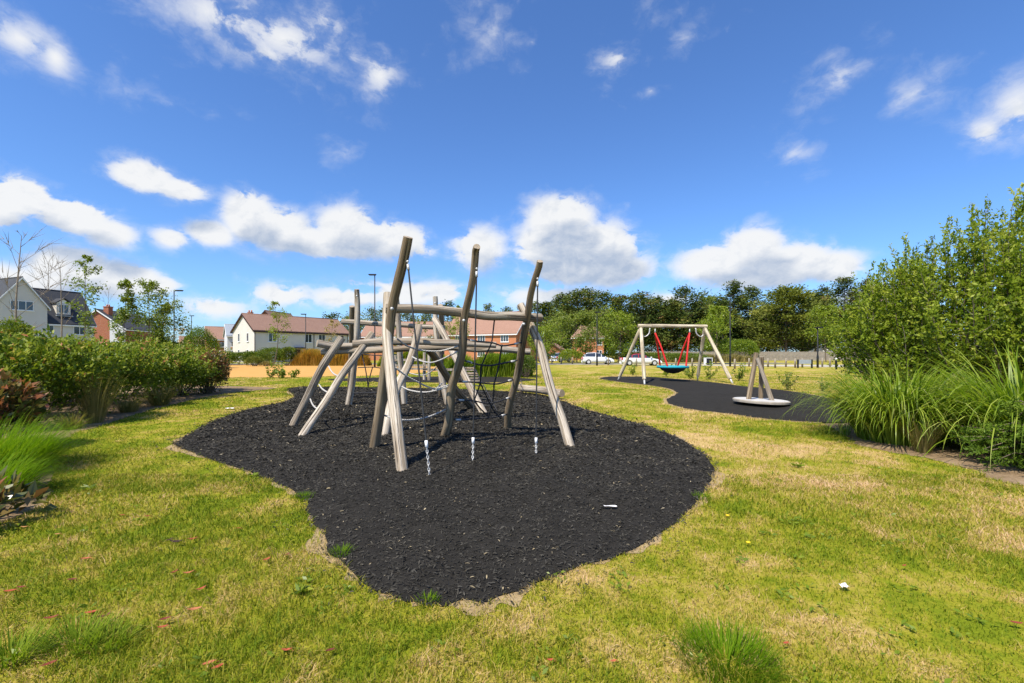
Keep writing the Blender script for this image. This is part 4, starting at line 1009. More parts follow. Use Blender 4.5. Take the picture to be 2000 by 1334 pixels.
# ------------------------------------------------------------------ cars
def car(name, label, loc, rz, L, paint, roofmat, kind):
    t = thing(name, label, 'car', loc, 'parked cars', rz)
    hw = 0.88
    if kind == 'hatch':
        top = [(-.5, .70), (-.49, .86), (-.47, 1.0), (-.40, 1.02), (.17, .96), (.24, .92), (.40, .80), (.47, .68), (.5, .52)]
        roofl = [(-.465, 1.0), (-.42, 1.30), (-.33, 1.47), (-.10, 1.51), (.06, 1.46), (.255, .93)]
    else:
        top = [(-.5, .68), (-.49, .86), (-.46, .92), (-.30, .93), (.15, .90), (.25, .86), (.42, .74), (.48, .62), (.5, .48)]
        roofl = [(-.36, .93), (-.24, 1.25), (-.13, 1.36), (.00, 1.37), (.07, 1.30), (.22, .88)]
    st = np.linspace(-.5, .5, 33); zt = np.interp(st, [p[0] for p in top], [p[1] for p in top])
    wd = hw * (1 - 0.16 * np.abs(st * 2) ** 5); zb = np.full(33, 0.24)
    wheels = (-.31, .31)
    V, F = [], []
    for x, z, w, b in zip(st, zt, wd, zb):
        arch = 0.24
        for wx in wheels:
            d = abs(x - wx) * L
            if d < 0.36: arch = max(arch, 0.30 + math.sqrt(max(0, 0.36 ** 2 - d * d)))
        mid = b + (z - b) * 0.55
        arch = min(arch, z - 0.1)
        for s_ in ((0, b), (-0.80, b), (-0.97, arch), (-1.0, max(mid, arch + 0.01)), (-0.95, z - 0.03), (-0.86, z), (0, z + 0.02), (0.86, z), (0.95, z - 0.03), (1.0, max(mid, arch + 0.01)), (0.97, arch), (0.80, b)):
            V.append((x * L, s_[0] * w, s_[1]))
    k = 12
    for i in range(32):
        for j in range(k): F.append((i * k + j, i * k + (j + 1) % k, (i + 1) * k + (j + 1) % k, (i + 1) * k + j))
    F.append(tuple(range(k))); F.append(tuple(range(32 * k + k - 1, 32 * k - 1, -1)))
    link('body', mesh('body', V, F, True), M[paint], t)
    # cabin glass, then pillars and roof skin
    rs = np.linspace(roofl[0][0], roofl[-1][0], 17); rz_ = np.interp(rs, [p[0] for p in roofl], [p[1] for p in roofl]); belt = np.interp(rs, st, zt) - 0.05
    V, F = [], []
    for x, z, b in zip(rs, rz_, belt):
        z = max(z, b + 0.02); w1 = hw * 0.90; w2 = hw * (0.90 - 0.20 * min(1, (z - b) / 0.5))
        V += [(x * L, -w1, b), (x * L, -w2, z - 0.03), (x * L, -w2 * 0.85, z), (x * L, w2 * 0.85, z), (x * L, w2, z - 0.03), (x * L, w1, b)]
    for i in range(16):
        for j in range(5): F.append((i * 6 + j, i * 6 + j + 1, (i + 1) * 6 + j + 1, (i + 1) * 6 + j))
    link('glass', mesh('glass', V, F, True), M['glass'], t)
    V2, F2 = [], []; sel = [i for i in range(17) if rz_[i] > roofl[2][1] - 0.10]
    for i in sel:
        x, z, b = rs[i], rz_[i], belt[i]; w2 = hw * (0.90 - 0.20 * min(1, (z - b) / 0.5))
        V2 += [(x * L, -w2 - 0.015, z - 0.10), (x * L, -w2 * 0.86, z + 0.02), (x * L, 0, z + 0.04), (x * L, w2 * 0.86, z + 0.02), (x * L, w2 + 0.015, z - 0.10)]
    for i in range(len(sel) - 1):
        for j in range(4): F2.append((i * 5 + j, i * 5 + j + 1, (i + 1) * 5 + j + 1, (i + 1) * 5 + j))
    link('roof', mesh('roof', V2, F2, True), M[roofmat], t)
    for px_ in (roofl[1], (-.08, 1.48), (.10, 1.38)):
        for s_ in (-1, 1):
            zz = np.interp(px_[0], [p[0] for p in roofl], [p[1] for p in roofl]); bb = np.interp(px_[0], st, zt) - 0.05
            V, F = tubeVF([(px_[0] * L - 0.02, s_ * hw * 0.915, bb), (px_[0] * L, s_ * hw * 0.735, zz - 0.02)], 0.045, 4); link('pillar', mesh('pillar', V, F), M[roofmat], t)
    for wx in wheels:
        for s_ in (-1, 1):
            V, F = latheVF([(0.20, -0.10), (0.31, -0.09), (0.325, 0), (0.31, 0.09), (0.20, 0.10)], (0, 0, 0), 18)
            wl = link('wheel', mesh('wheel', orientVF(V, (wx * L, s_ * (hw - 0.13), 0.325), (1, 0, 0), (0, 0, 1), (0, -1, 0)), F, True), M['tyre'], t)
            V, F = latheVF([(0.20, -0.105), (0.17, -0.085), (0.03, -0.10), (0.03, 0.10), (0.17, 0.085), (0.20, 0.105)], (0, 0, 0), 14)
            link('rim', mesh('rim', orientVF(V, (wx * L, s_ * (hw - 0.13), 0.325), (1, 0, 0), (0, 0, 1), (0, -1, 0)), F), M['steel'], wl)
    for s_ in (-1, 1):
        V, F = boxVF(.44 * L, .478 * L, s_ * 0.6 - 0.14, s_ * 0.6 + 0.14, 0.60, 0.74); link('headlight', mesh('headlight', V, F), M['glass'], t)
        V, F = boxVF(-.502 * L, -.47 * L, s_ * 0.66 - 0.11, s_ * 0.66 + 0.11, 0.66, 0.96); link('tail_light', mesh('tail_light', V, F), M['lamp_red'], t)
        V, F = boxVF(.20 * L, .235 * L, s_ * 0.96 - 0.08, s_ * 0.96 + 0.08, 0.92, 1.05); link('mirror', mesh('mirror', V, F), M[paint], t)
    V, F = boxVF(-.506 * L, -.498 * L, -0.26, 0.26, 0.45, 0.56); link('number_plate', mesh('number_plate', V, F), M['paper'], t)
    return t
def ground_at(px, y): return ((px - 1000) / 900 * y, y, 0)
car('parked_car', 'white hatchback parked side-on behind the bollards', ground_at(1167, 61), R(-2), 4.1, 'car_white', 'car_white', 'hatch')
car('parked_car', 'white car with a red roof parked beyond the swing', ground_at(1251, 54.5), R(-3), 4.65, 'car_white', 'car_red', 'coupe')
car('parked_car', 'white car parked at an angle beside the small garage', ground_at(1095, 76), R(50), 4.1, 'car_white', 'car_white', 'hatch')
car('parked_car', 'dark car half hidden beside the small garage', ground_at(1066, 78), R(70), 4.1, 'car_dark', 'car_dark', 'hatch')

# ------------------------------------------------------------------ bollards, bin, low board
V, F = merge(boxVF(-0.09, 0.09, -0.09, 0.09, -0.05, 0.80)); V8 = V
bv, bf = latheVF([(0.09, -0.05), (0.09, 0.78), (0.085, 0.86), (0.05, 0.92)], (0, 0, 0), 8)
bol = mesh('bollard', bv, bf, True, {'lp': bv, 'endcap': np.zeros(len(bv))}); cap_v, cap_f = latheVF([(0.093, 0.66), (0.093, 0.74)], (0, 0, 0), 8); capm = mesh('band', cap_v, cap_f)
order = ('first', 'second', 'third', 'fourth', 'fifth', 'sixth', 'seventh', 'eighth', 'ninth', 'tenth', 'eleventh', 'twelfth', 'thirteenth', 'fourteenth', 'fifteenth', 'sixteenth', 'seventeenth', 'eighteenth', 'nineteenth', 'twentieth')
spots = [(1078, 66), (1096, 64), (1118, 62), (1188, 56), (1243, 50.5), (1320, 50), (1352, 50), (1435, 43), (1463, 50), (1500, 48), (1514, 46), (1535, 49), (1553, 46), (1567, 47), (1606, 49), (1621, 49)]
for i, (px, y) in enumerate(spots):
    t = thing('bollard', f'pale timber bollard on the grass verge, {order[i]} from the cars end', 'bollard', ground_at(px, y), 'timber bollards along the verge')
    link('shaft', bol, M['log_grey'], t); link('band', capm, M['spin_deck'], t)
t = thing('bollard', 'dark bollard with a white top near the pale path', 'bollard', ground_at(1633, 41))
link('shaft', mesh('shaft', bv * np.array((1, 1, 1.1)), bf, True), M['black_metal'], t); V, F = latheVF([(0.095, 0.86), (0.095, 0.98), (0.05, 1.02)], (0, 0, 0), 8); link('cap', mesh('cap', V, F), M['white_plastic'], t)
t = thing('litter_bin', 'black litter bin with pale edges beyond the swing', 'bin', ground_at(1383, 56))
V, F = boxVF(-0.33, 0.33, -0.3, 0.3, 0.05, 0.85); link('body', mesh('body', V, F), M['black_metal'], t)
V, F = boxVF(-0.40, 0.40, -0.35, 0.35, 0.85, 0.91); link('lid', mesh('lid', V, F), M['upvc'], t)
for s in (-0.37, 0.37): V, F = boxVF(s - 0.025, s + 0.025, -0.33, 0.33, 0, 0.85); link('side_panel', mesh('side_panel', V, F), M['upvc'], t)
t = thing('notice_board', 'low pale blue board held between two dark posts beyond the spinner', 'board', ground_at(1572, 45))
for s in (-0.68, 0.68): V, F = boxVF(s - 0.06, s + 0.06, -0.06, 0.06, -0.05, 0.85); link('post', mesh('post', V, F), M['black_metal'], t)
V, F = boxVF(-0.6, 0.6, -0.03, 0.03, 0.42, 0.82); link('panel', mesh('panel', V, F), M['lead'], t)
t = thing('boulder', 'pale rounded boulder on the grass beside the big bush', 'boulder', ground_at(1676, 34))
r_ = np.random.default_rng(4); V, F = latheVF([(0.5, -0.1), (0.68, 0.15), (0.66, 0.4), (0.48, 0.56), (0.15, 0.62)], (0, 0, 0), 12); V = V * (1 + 0.08 * r_.normal(size=V.shape)); o = link('stone', mesh('stone', V, F, True), M['fence_board'], t)
# ------------------------------------------------------------------ plants
def unit(v): return v / (np.linalg.norm(v, axis=-1, keepdims=True) + 1e-9)
def leafVF(C, D, L, W, fold=0.25, r=rng):
    """one bent quad leaf at each C pointing along D"""
    n = len(C); D = unit(D); S = unit(np.cross(D, unit(r.normal(size=(n, 3)) * 0.62 + np.array((-0.35, -0.45, 0.75)))))
    U = np.cross(S, D); L = np.broadcast_to(L, (n,))[:, None]; W = np.broadcast_to(W, (n,))[:, None]
    b = C; tip = C + D * L; m = C + D * L * 0.45 + U * W * fold
    V = np.stack([b, m - S * W * 0.5, tip, m + S * W * 0.5], 1).reshape(-1, 3)
    return V, np.arange(n * 4).reshape(-1, 4)
def leaves(root, name, C, D, L, W, mat, tint=None, r=rng, kind=None, fold=0.25):
    V, F = leafVF(np.asarray(C), np.asarray(D), L, W, fold, r)
    t = r.random(len(C)) if tint is None else np.clip(tint, 0, 1)
    o = part(root, name, V, F, M[mat], False, {'tint': np.repeat(t, 4)})
    if kind: o['kind'] = kind
    return o
def stems(root, name, paths, r0, r1, mat, sides=5):
    out = [tubeVF(p, np.linspace(a, b, len(p)), sides, False) for p, a, b in zip(paths, np.broadcast_to(r0, len(paths)), np.broadcast_to(r1, len(paths)))]
    V, F = merge(*out); return part(root, name, V, F, M[mat], True)

def lumpy(n, c, rx, ry, h, r, pw=2.6, lumps=26, shell=0.30, z0=0.02):
    """points in the outer shell of an uneven shrub body standing on the ground, with outward directions"""
    d = unit(r.normal(size=(n, 3))); d[:, 2] = np.abs(d[:, 2]) * np.where(r.random(n) < 0.12, -0.2, 1)
    d = unit(d); k = (np.abs(d) ** pw).sum(1) ** (-1 / pw)
    lc = unit(r.normal(size=(lumps, 3)) * (1, 1, 0.7)); la = r.uniform(-0.30, 0.22, lumps); ls = r.uniform(0.16, 0.45, lumps)
    f = np.ones(n)
    for q, a_, s_ in zip(lc, la, ls): f += a_ * np.exp(-((d - q) ** 2).sum(1) / s_ ** 2)
    rad = k * f * (1 - shell * r.random(n) ** 1.7 + 0.05 * r.normal(size=n))
    p = d * rad[:, None] * np.array((rx, ry, h * 0.62)); p[:, 2] = p[:, 2] + h * 0.38
    p[:, 2] = np.maximum(p[:, 2], z0 + 0.1 * r.random(n))
    return p + np.array(c), d
def shrub(name, label, cat, c, rx, ry, h, n, leaf, mat, seed, group=None, pw=2.6, tintshift=0.0, core=True, twigs=24, kind=None, upright=0.5, shoots=0):
    r = np.random.default_rng(seed); c = np.array((c[0], c[1], 0.0))
    t = thing(name, label, cat, c, group)
    p, d = lumpy(n, c, rx, ry, h, r, pw)
    D = d * 0.6 + r.normal(size=(n, 3)) * 0.55 + np.array((0, 0, upright))
    hz = (p[:, 2] / h)
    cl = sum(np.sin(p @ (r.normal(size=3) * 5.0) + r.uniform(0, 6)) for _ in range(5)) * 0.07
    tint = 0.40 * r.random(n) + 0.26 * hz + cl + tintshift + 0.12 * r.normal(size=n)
    SH = []
    if shoots:                                         # unclipped shoots standing off the outline
        k = r.choice(np.where(p[:, 2] > 0.45 * h)[0], shoots); m = 16
        sd = unit(d[k] * 0.7 + np.array((0, 0, 0.9)) + r.normal(size=(shoots, 3)) * 0.3); sl = r.uniform(0.10, 0.34, shoots)
        u = r.random((shoots, m)); q = p[k][:, None] + sd[:, None] * (sl[:, None] * u)[:, :, None] + r.normal(size=(shoots, m, 3)) * 0.018
        p = np.concatenate([p, q.reshape(-1, 3)]); D = np.concatenate([D, (sd[:, None] * 0.5 + r.normal(size=(shoots, m, 3)) * 0.8).reshape(-1, 3)])
        tint = np.concatenate([tint, (0.48 + 0.34 * r.random((shoots, 1)) + 0.12 * r.normal(size=(shoots, m)) + 0.12 * u).ravel()]); n = len(p)
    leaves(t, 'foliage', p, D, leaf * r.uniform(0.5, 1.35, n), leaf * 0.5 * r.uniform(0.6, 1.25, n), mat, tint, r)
    ps = []
    for i in range(twigs):
        a = r.uniform(0, 6.28); q = r.uniform(0.35, 0.92); e = c + np.array((math.cos(a) * rx * q, math.sin(a) * ry * q, h * r.uniform(0.45, 0.9)))
        b = c + np.array((math.cos(a) * rx * 0.15, math.sin(a) * ry * 0.15, 0)); ps.append(catmull([b, (b + e) / 2 + r.normal(size=3) * 0.06, e], 5))
    stems(t, 'stems', ps, 0.02, 0.006, 'bark', 4)
    return t
def tuft(root, name, c, n, length, spread, width, mat, r, segs=5, droop=1.0, upf=1.0, base_r=0.15, straw=0.0, lean=(0, 0)):
    """arching blades from one crown"""
    a = r.uniform(0, 6.283, n); el = np.clip(r.normal(0.55, 0.25, n) * spread, 0.02, 1.4)
    L = length * r.uniform(0.55, 1.1, n); b = np.stack([np.cos(a), np.sin(a)], 1)
    bx = b * (base_r * np.sqrt(r.random(n)))[:, None]; V = []; az = a + r.normal(0, 0.25, n)
    dirh = np.stack([np.cos(az), np.sin(az), np.zeros(n)], 1); side = np.stack([-np.sin(az), np.cos(az), np.zeros(n)], 1)
    p = np.concatenate([bx, np.zeros((n, 1))], 1) + np.array(c); th = el.copy(); w0 = width * r.uniform(0.6, 1.2, n); dr = droop * r.uniform(0.5, 1.5, n)
    for s in range(segs + 1):
        w = w0 * (1.0 - (s / segs) ** 2.0) * (0.8 if s == 0 else 1.0)
        V += [p - side * w[:, None] * 0.5, p + side * w[:, None] * 0.5]
        step = (dirh * np.sin(th)[:, None] + np.array((0, 0, 1.0)) * np.cos(th)[:, None] * upf + np.array((lean[0], lean[1], 0)) * (s / segs)) * (L / segs)[:, None]
        p = p + step; p[:, 2] = np.maximum(p[:, 2], 0.02); th = th + dr * 1.9 / segs * (s + 1) / segs
    V = np.stack(V, 1); k = 2 * (segs + 1)
    I = np.array([(2 * s, 2 * s + 1, 2 * s + 3, 2 * s + 2) for s in range(segs)])
    F = (np.arange(n)[:, None, None] * k + I[None]).reshape(-1, 4)
    tint = np.repeat(np.clip(r.beta(2.2, 2.4, n) + straw, 0, 1), k)
    return part(root, name, V.reshape(-1, 3), F, M[mat], True, {'tint': tint})
def tussock(label, c, n, length, spread, width, mat, seed, group=None, name='grass_tussock', cat='ornamental grass', **kw):
    r = np.random.default_rng(seed); c = np.array((c[0], c[1], 0.0)); t = thing(name, label, cat, c, group)
    tuft(t, 'blades', c, n, length, spread, width, mat, r, **kw); return t

# --- big bush on the right: many upright leafy shoots from the ground
def big_bush():
    r = np.random.default_rng(21); C0 = np.array((11.9, 10.7, 0.0))
    t = thing('leafy_bush', 'big bushy olive-green shrub with upright leafy shoots standing over the arching grass', 'bush', C0)
    ps, LC, LD, LT = [], [], [], []; tw = []
    for i in range(235):
        a = r.uniform(0, 6.283); q = math.sqrt(r.random()); ex, ey = 3.9 * q * math.cos(a), 3.0 * q * math.sin(a)
        H = (5.05 - 1.7 * q ** 2.0) * r.uniform(0.80, 1.05) + 0.32 * ex * (1 if ex < 0 else 0.1)
        b = C0 + np.array((ex * 0.38, ey * 0.38, 0)); e = C0 + np.array((ex, ey, max(H, 1.3)))
        m = (b + e) / 2 + np.array((ex * 0.18, ey * 0.18, 0)) + r.normal(size=3) * 0.12
        path = catmull([b, m, e], 9); ps.append(path)
        for k in range(32):
            s = 0.12 + 0.84 * r.random() ** 0.8; j = s * 8; i0 = min(int(j), 7); p = path[i0] * (1 - (j - i0)) + path[i0 + 1] * (j - i0)
            td = unit(r.normal(size=3) + np.array((ex, ey, 0)) * 0.18 + np.array((0, 0, 0.85))); tl = r.uniform(0.25, 0.62) * (1.0 if s < 0.92 else 0.7)
            if k == 0: p = path[-1]; s = 1.0
            if k == 1: p = path[-2] * 0.4 + path[-1] * 0.6; s = 1.0
            if s > 0.97: td = unit(r.normal(size=3) * 0.25 + np.array((0, 0, 1.0))); tl = r.uniform(0.3, 0.6)
            tw.append(np.array([p, p + td * tl * 0.5 + r.normal(size=3) * 0.02, p + td * tl]))
            n = 22; u = r.random(n); cc = p + td * tl * u[:, None] + r.normal(size=(n, 3)) * 0.015
            LC.append(cc); LD.append(td * 0.75 + r.normal(size=(n, 3)) * 0.75 + np.array((0, 0, 0.25)))
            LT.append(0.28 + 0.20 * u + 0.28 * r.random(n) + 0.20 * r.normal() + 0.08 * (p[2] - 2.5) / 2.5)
    LC, LD, LT = np.concatenate(LC), np.concatenate(LD), np.concatenate(LT); n = len(LC)
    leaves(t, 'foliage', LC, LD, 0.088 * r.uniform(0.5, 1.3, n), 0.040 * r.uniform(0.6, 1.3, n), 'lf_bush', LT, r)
    stems(t, 'stems', ps, 0.024, 0.004, 'bark', 5)
    k = r.permutation(len(tw))[:1500]; stems(t, 'twigs', [tw[i] for i in k], 0.006, 0.003, 'bark_pale', 3)
big_bush()

# --- grasses and small conifer in the bed below it
t = tussock('broad arching green grass clump at the left end of the bed under the big bush', G(1760, 860), 1700, 1.68, 0.66, 0.029, 'lf_pampas', 31, None, 'arching_grass', base_r=0.60, segs=9, droop=2.1, lean=(-0.02, -0.05))
t = tussock('second arching grass clump at the frame edge above the low fir', (7.55, 6.75), 1500, 1.95, 0.85, 0.032, 'lf_pampas', 32, None, 'arching_grass', base_r=0.6, segs=9, droop=1.9, lean=(-0.08, -0.06))
tussock('thin straw-tipped grass tuft in front of the broad arching clump', G(1803, 884), 190, 0.62, 0.55, 0.009, 'lf_straw', 33, base_r=0.09, droop=0.6)
tussock('small grass sprig on bare soil in front of the bush', G(1650, 850), 60, 0.45, 0.6, 0.008, 'lf_pampas', 34, base_r=0.08)
def low_fir(label, c, rx, h, seed):
    r = np.random.default_rng(seed); c = np.array((c[0], c[1], 0.0)); t = thing('low_fir', label, 'conifer shrub', c); ps, LC, LD = [], [], []
    for i in range(95):
        a = r.uniform(0, 6.283); z = r.random() ** 1.2; ln = rx * (1.05 - 0.75 * z) * r.uniform(0.7, 1.15); b = c + np.array((0, 0, 0.05 + z * h * 0.8))
        e = b + np.array((math.cos(a) * ln, math.sin(a) * ln, h * 0.10 + r.normal() * 0.08)); path = catmull([b, (b + e) / 2 + np.array((0, 0, 0.10)), e], 6); ps.append(path)
        for k in range(11):
            s = r.uniform(0.25, 1.0); p = b * (1 - s) + e * s + np.array((0, 0, 0.16 * s * (1 - s))); td = unit(np.array((math.cos(a + r.choice((-0.8, 0.8, 0))), math.sin(a + r.choice((-0.8, 0.8, 0))), r.normal() * 0.2 - 0.05))); tl = r.uniform(0.10, 0.26)
            n = 30; u = r.random(n); LC.append(p + td * tl * u[:, None]); LD.append(td * 0.8 + r.normal(size=(n, 3)) * 0.65)
    LC, LD = np.concatenate(LC), np.concatenate(LD); n = len(LC)
    leaves(t, 'needles', LC, LD, 0.045 * r.uniform(0.7, 1.2, n), 0.011, 'lf_fir', 0.35 * r.random(n) + 0.45 * (LC[:, 2] / h), r); stems(t, 'branches', ps, 0.014, 0.004, 'bark', 4)
low_fir('low spreading green fir shrub on the soil at the right frame edge', (6.55, 5.75), 0.74, 0.80, 41)

# --- hedge on the left: separate shrubs grown together
HEDGE = [((-10.4, 9.2), 1.75, 1.6, 1.62, 'lf_hedge', 'dark glossy hedge shrub nearest the camera in the row'),
         ((-11.9, 11.6), 2.3, 1.7, 1.74, 'lf_hedge', 'broad glossy hedge shrub behind the straw tussocks, second along the row'),
         ((-12.3, 14.2), 2.2, 1.7, 1.72, 'lf_hedge', 'light-topped hedge shrub in the middle of the row, third along'),
         ((-12.6, 16.7), 1.6, 1.7, 1.70, 'lf_hedge', 'rounded hedge shrub below the tall lamp, last before the reddish shrub'),
         ((-15.0, 12.2), 2.2, 2.6, 1.72, 'lf_hedge', 'hedge shrub at the back of the row below the cream house')]
for i, (c, rx, ry, h, m, lab) in enumerate(HEDGE):
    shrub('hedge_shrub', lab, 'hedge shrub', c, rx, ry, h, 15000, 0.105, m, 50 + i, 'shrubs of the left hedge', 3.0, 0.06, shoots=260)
shrub('red_shrub', 'reddish-bronze rounded shrub at the end of the hedge', 'shrub', (-10.9, 16.5), 0.62, 0.65, 1.35, 6000, 0.085, 'lf_redhedge', 57, None, 2.4, 0.08)
shrub('green_shrub', 'small light green shrub between the hedge and the reddish shrub', 'shrub', (-11.35, 15.7), 0.75, 0.8, 1.1, 4500, 0.08, 'lf_mid', 58, None, 2.4)
shrub('bronze_shrub', 'bronze-leaved low shrub at the left frame edge', 'shrub', (-7.9, 6.6), 0.85, 0.8, 1.12, 3800, 0.13, 'lf_redhedge', 59, None, 2.4, 0.05)
shrub('laurel_shrub', 'low shrub of long green-bronze leaves in the bottom left bed', 'shrub', (-4.62, 3.75), 0.48, 0.42, 0.36, 520, 0.125, 'lf_redhedge', 60, None, 2.3, -0.10, True, 12)
tussock('soft bright green grass mound at the left frame edge', (-6.35, 5.55), 3600, 0.78, 1.15, 0.0085, 'lf_fine', 61, None, 'soft_grass', base_r=0.55, segs=5, droop=1.0, lean=(0.22, 0))
tussock('soft low green grass mound in front of the taller soft mound', (-5.35, 4.55), 2300, 0.52, 1.2, 0.008, 'lf_fine', 62, None, 'soft_grass', base_r=0.4, segs=5, droop=1.0, lean=(0.2, 0))
tussock('tall straw-coloured feathery grass in front of the dark hedge', G(185, 826), 420, 1.15, 0.45, 0.009, 'lf_straw', 63, base_r=0.14, droop=0.45, straw=0.05)
tussock('low straw tussock at the foot of the hedge, middle one', G(252, 805), 380, 0.55, 0.9, 0.009, 'lf_straw', 64, base_r=0.16, straw=-0.05)
tussock('spiky olive tussock at the foot of the hedge beside the red shrub', G(312, 792), 420, 0.85, 0.9, 0.011, 'lf_straw', 65, base_r=0.2, straw=-0.12)
tussock('small dry tussock at the foot of the hedge near the soft mound', G(140, 838), 240, 0.5, 0.9, 0.008, 'lf_straw', 66, base_r=0.15, straw=-0.2)

# --- young trees and bare trees on the left
def tree(name, label, base, H, z0, R_, nb, nl, leaf, mat, seed, group=None, trunk=0.06, wind=(0, 0), spread=1.0, bark='bark', clump=0.16, sub=3):
    r = np.random.default_rng(seed); b = np.array((base[0], base[1], 0.0)); t = thing(name, label, 'tree', b, group); W = np.array((wind[0], wind[1], 0.0))
    tp = catmull([b, b + np.array((0, 0, H * 0.45)) + r.normal(size=3) * 0.03 * H * np.array((1, 1, 0)), b + np.array((0, 0, H * 0.97)) + W * 0.3], 10)
    stems(t, 'trunk', [tp], trunk, trunk * 0.15, bark, 7); ps, LC, LD = [], [], []
    for i in range(nb):
        s = z0 / H + (1 - z0 / H) * (i + r.random()) / nb; j = min(s, 0.97) / 0.97 * 9; k = min(int(j), 8); p = tp[k] * (1 - (j - k)) + tp[k + 1] * (j - k)
        fr = (s - z0 / H) / (1 - z0 / H + 1e-6); a = i * 2.4 + r.normal() * 0.5; ln = R_ * (math.sin(math.pi * (0.18 + 0.80 * fr)) ** 0.8) * r.uniform(0.7, 1.15)
        e = p + np.array((math.cos(a) * ln * spread, math.sin(a) * ln * spread, ln * (r.uniform(0.25, 0.95) if nl else r.uniform(0.75, 1.5)))) + W * ln * 0.5; path = catmull([p, (p + e) / 2 + np.array((0, 0, -0.05 * ln)), e], 6); ps.append(path)
        for q in range(sub):
            u = r.uniform(0.35, 0.9); pp_ = p * (1 - u) + e * u; e2 = pp_ + (e - p) * r.uniform(0.2, 0.45) + r.normal(size=3) * ln * 0.16; ps.append(np.array([pp_, (pp_ + e2) / 2, e2]))
            if nl:
                n = nl; uu = r.random(n); LC.append(pp_ + (e2 - pp_) * uu[:, None] + r.normal(size=(n, 3)) * clump * ln); LD.append(r.normal(size=(n, 3)) + np.array((0, 0, 0.2)) + W)
    stems(t, 'branches', ps, trunk * (0.28 if nl else 0.17), trunk * (0.06 if nl else 0.035), bark, 4)
    if nl:
        LC, LD = np.concatenate(LC), np.concatenate(LD); n = len(LC); LC[:, 2] = np.maximum(LC[:, 2], 0.15)
        zz = (LC[:, 2] - z0) / (H - z0)
        leaves(t, 'crown', LC, LD, leaf * r.uniform(0.6, 1.25, n), leaf * 0.6 * r.uniform(0.7, 1.2, n), mat, 0.25 + 0.4 * r.random(n) + 0.2 * zz, r)
    return t
def at(px, y): return ((px - 1000) / 900 * y, y)
def ht(top, y): return CAM_H + (690 - top) / 900 * y
tree('bare_tree', 'tall bare leafless tree in front of the cream house gable', at(41, 24), ht(452, 24), 1.9, 1.55, 16, 0, 0, 'lf_mid', 70, None, 0.075, (0.1, 0), 1.0, 'bark_pale', sub=5)
tree('bare_tree', 'thin bare leafless tree in front of the slate roof wing', at(117, 32), ht(512, 32), 3.0, 1.5, 12, 0, 0, 'lf_mid', 71, None, 0.07, (0.05, 0), 0.8, 'bark_pale', sub=4)
tree('bare_tree', 'fine twiggy bare tree behind the brick chimney', at(213, 105), ht(560, 105), 3.0, 3.0, 12, 0, 0, 'lf_mid', 72, None, 0.12, (0, 0), 0.6, 'bark_pale', sub=6)
tree('bare_tree', 'fine twiggy bare tree behind the slate ridge', at(95, 90), ht(505, 90), 6.0, 5.0, 14, 0, 0, 'lf_mid', 73, None, 0.16, (0, 0), 0.8, 'bark_pale', sub=7)
tree('leafy_sapling', 'slender sparse-leaved sapling rising above the slate roof end', at(163, 30), ht(497, 30), 2.4, 1.15, 15, 26, 0.17, 'lf_mid', 74, None, 0.05, (0.35, 0), 0.75)
tree('leafy_sapling', 'dark green sapling beside the brick chimney', at(246, 33), ht(549, 33), 1.9, 1.15, 15, 48, 0.18, 'lf_mid', 75, None, 0.05, (0.3, 0), 0.65)
tree('leafy_sapling', 'windswept green sapling with a pointed top above the hedge', at(287, 36), ht(552, 36), 1.6, 1.6, 15, 50, 0.19, 'lf_mid', 76, None, 0.05, (0.5, 0), 0.7)
tree('leafy_sapling', 'leaning multi-branched green sapling against the tall lamp', at(316, 38), ht(596, 38), 1.3, 1.8, 16, 52, 0.19, 'lf_mid', 77, None, 0.05, (0.6, 0), 0.7)
shrub('dark_shrub', 'dense dark shrub at the foot of the windswept saplings', 'shrub', at(310, 37), 1.9, 1.5, 2.5, 7000, 0.16, 'lf_hedge', 78, None, 2.2, -0.1)
shrub('red_tipped_shrub', 'red-tipped green shrub in front of the cream gable wall', 'shrub', at(30, 22), 0.85, 0.8, 3.0, 5200, 0.12, 'lf_hedge', 79, None, 2.0, 0.1)
shrub('cone_shrub', 'clipped yellow-green cone shrub behind the hedge end', 'shrub', at(391, 44), 1.7, 1.5, 3.9, 9000, 0.13, 'lf_fresh', 80, None, 1.75, -0.2)
tree('leafy_sapling', 'autumn-tinted twiggy sapling beside the small distant lamp', at(352, 70), ht(635, 70), 1.6, 1.3, 9, 16, 0.2, 'lf_rust', 81, None, 0.05)
tree('leafy_sapling', 'slim green sapling in front of the cream terrace', at(535, 52), ht(590, 52), 2.2, 1.5, 12, 26, 0.2, 'lf_fresh', 82, None, 0.05, (0.15, 0), 0.7)
tree('leafy_sapling', 'small thin sapling at the brick end of the cream terrace', at(650, 55), ht(628, 55), 2.0, 1.2, 8, 18, 0.2, 'lf_straw', 83, None, 0.045)
tree('leafy_sapling', 'yellow-green sapling behind the middle tall post', at(898, 50), ht(600, 50), 1.5, 1.5, 13, 26, 0.19, 'lf_fresh', 84, None, 0.05)
tree('leafy_sapling', 'small green sapling behind the back frame beam', at(878, 58), ht(642, 58), 1.8, 1.4, 9, 26, 0.2, 'lf_mid', 85, None, 0.05)
tree('leafy_sapling', 'thin olive sapling between the back posts', at(826, 58), ht(632, 58), 1.8, 1.4, 9, 26, 0.2, 'lf_mid', 86, None, 0.05)
tree('leafy_sapling', 'pale green sapling under the back frame beam beside the lamp', at(765, 56), ht(640, 56), 1.2, 1.5, 10, 30, 0.2, 'lf_fresh', 87, None, 0.05)

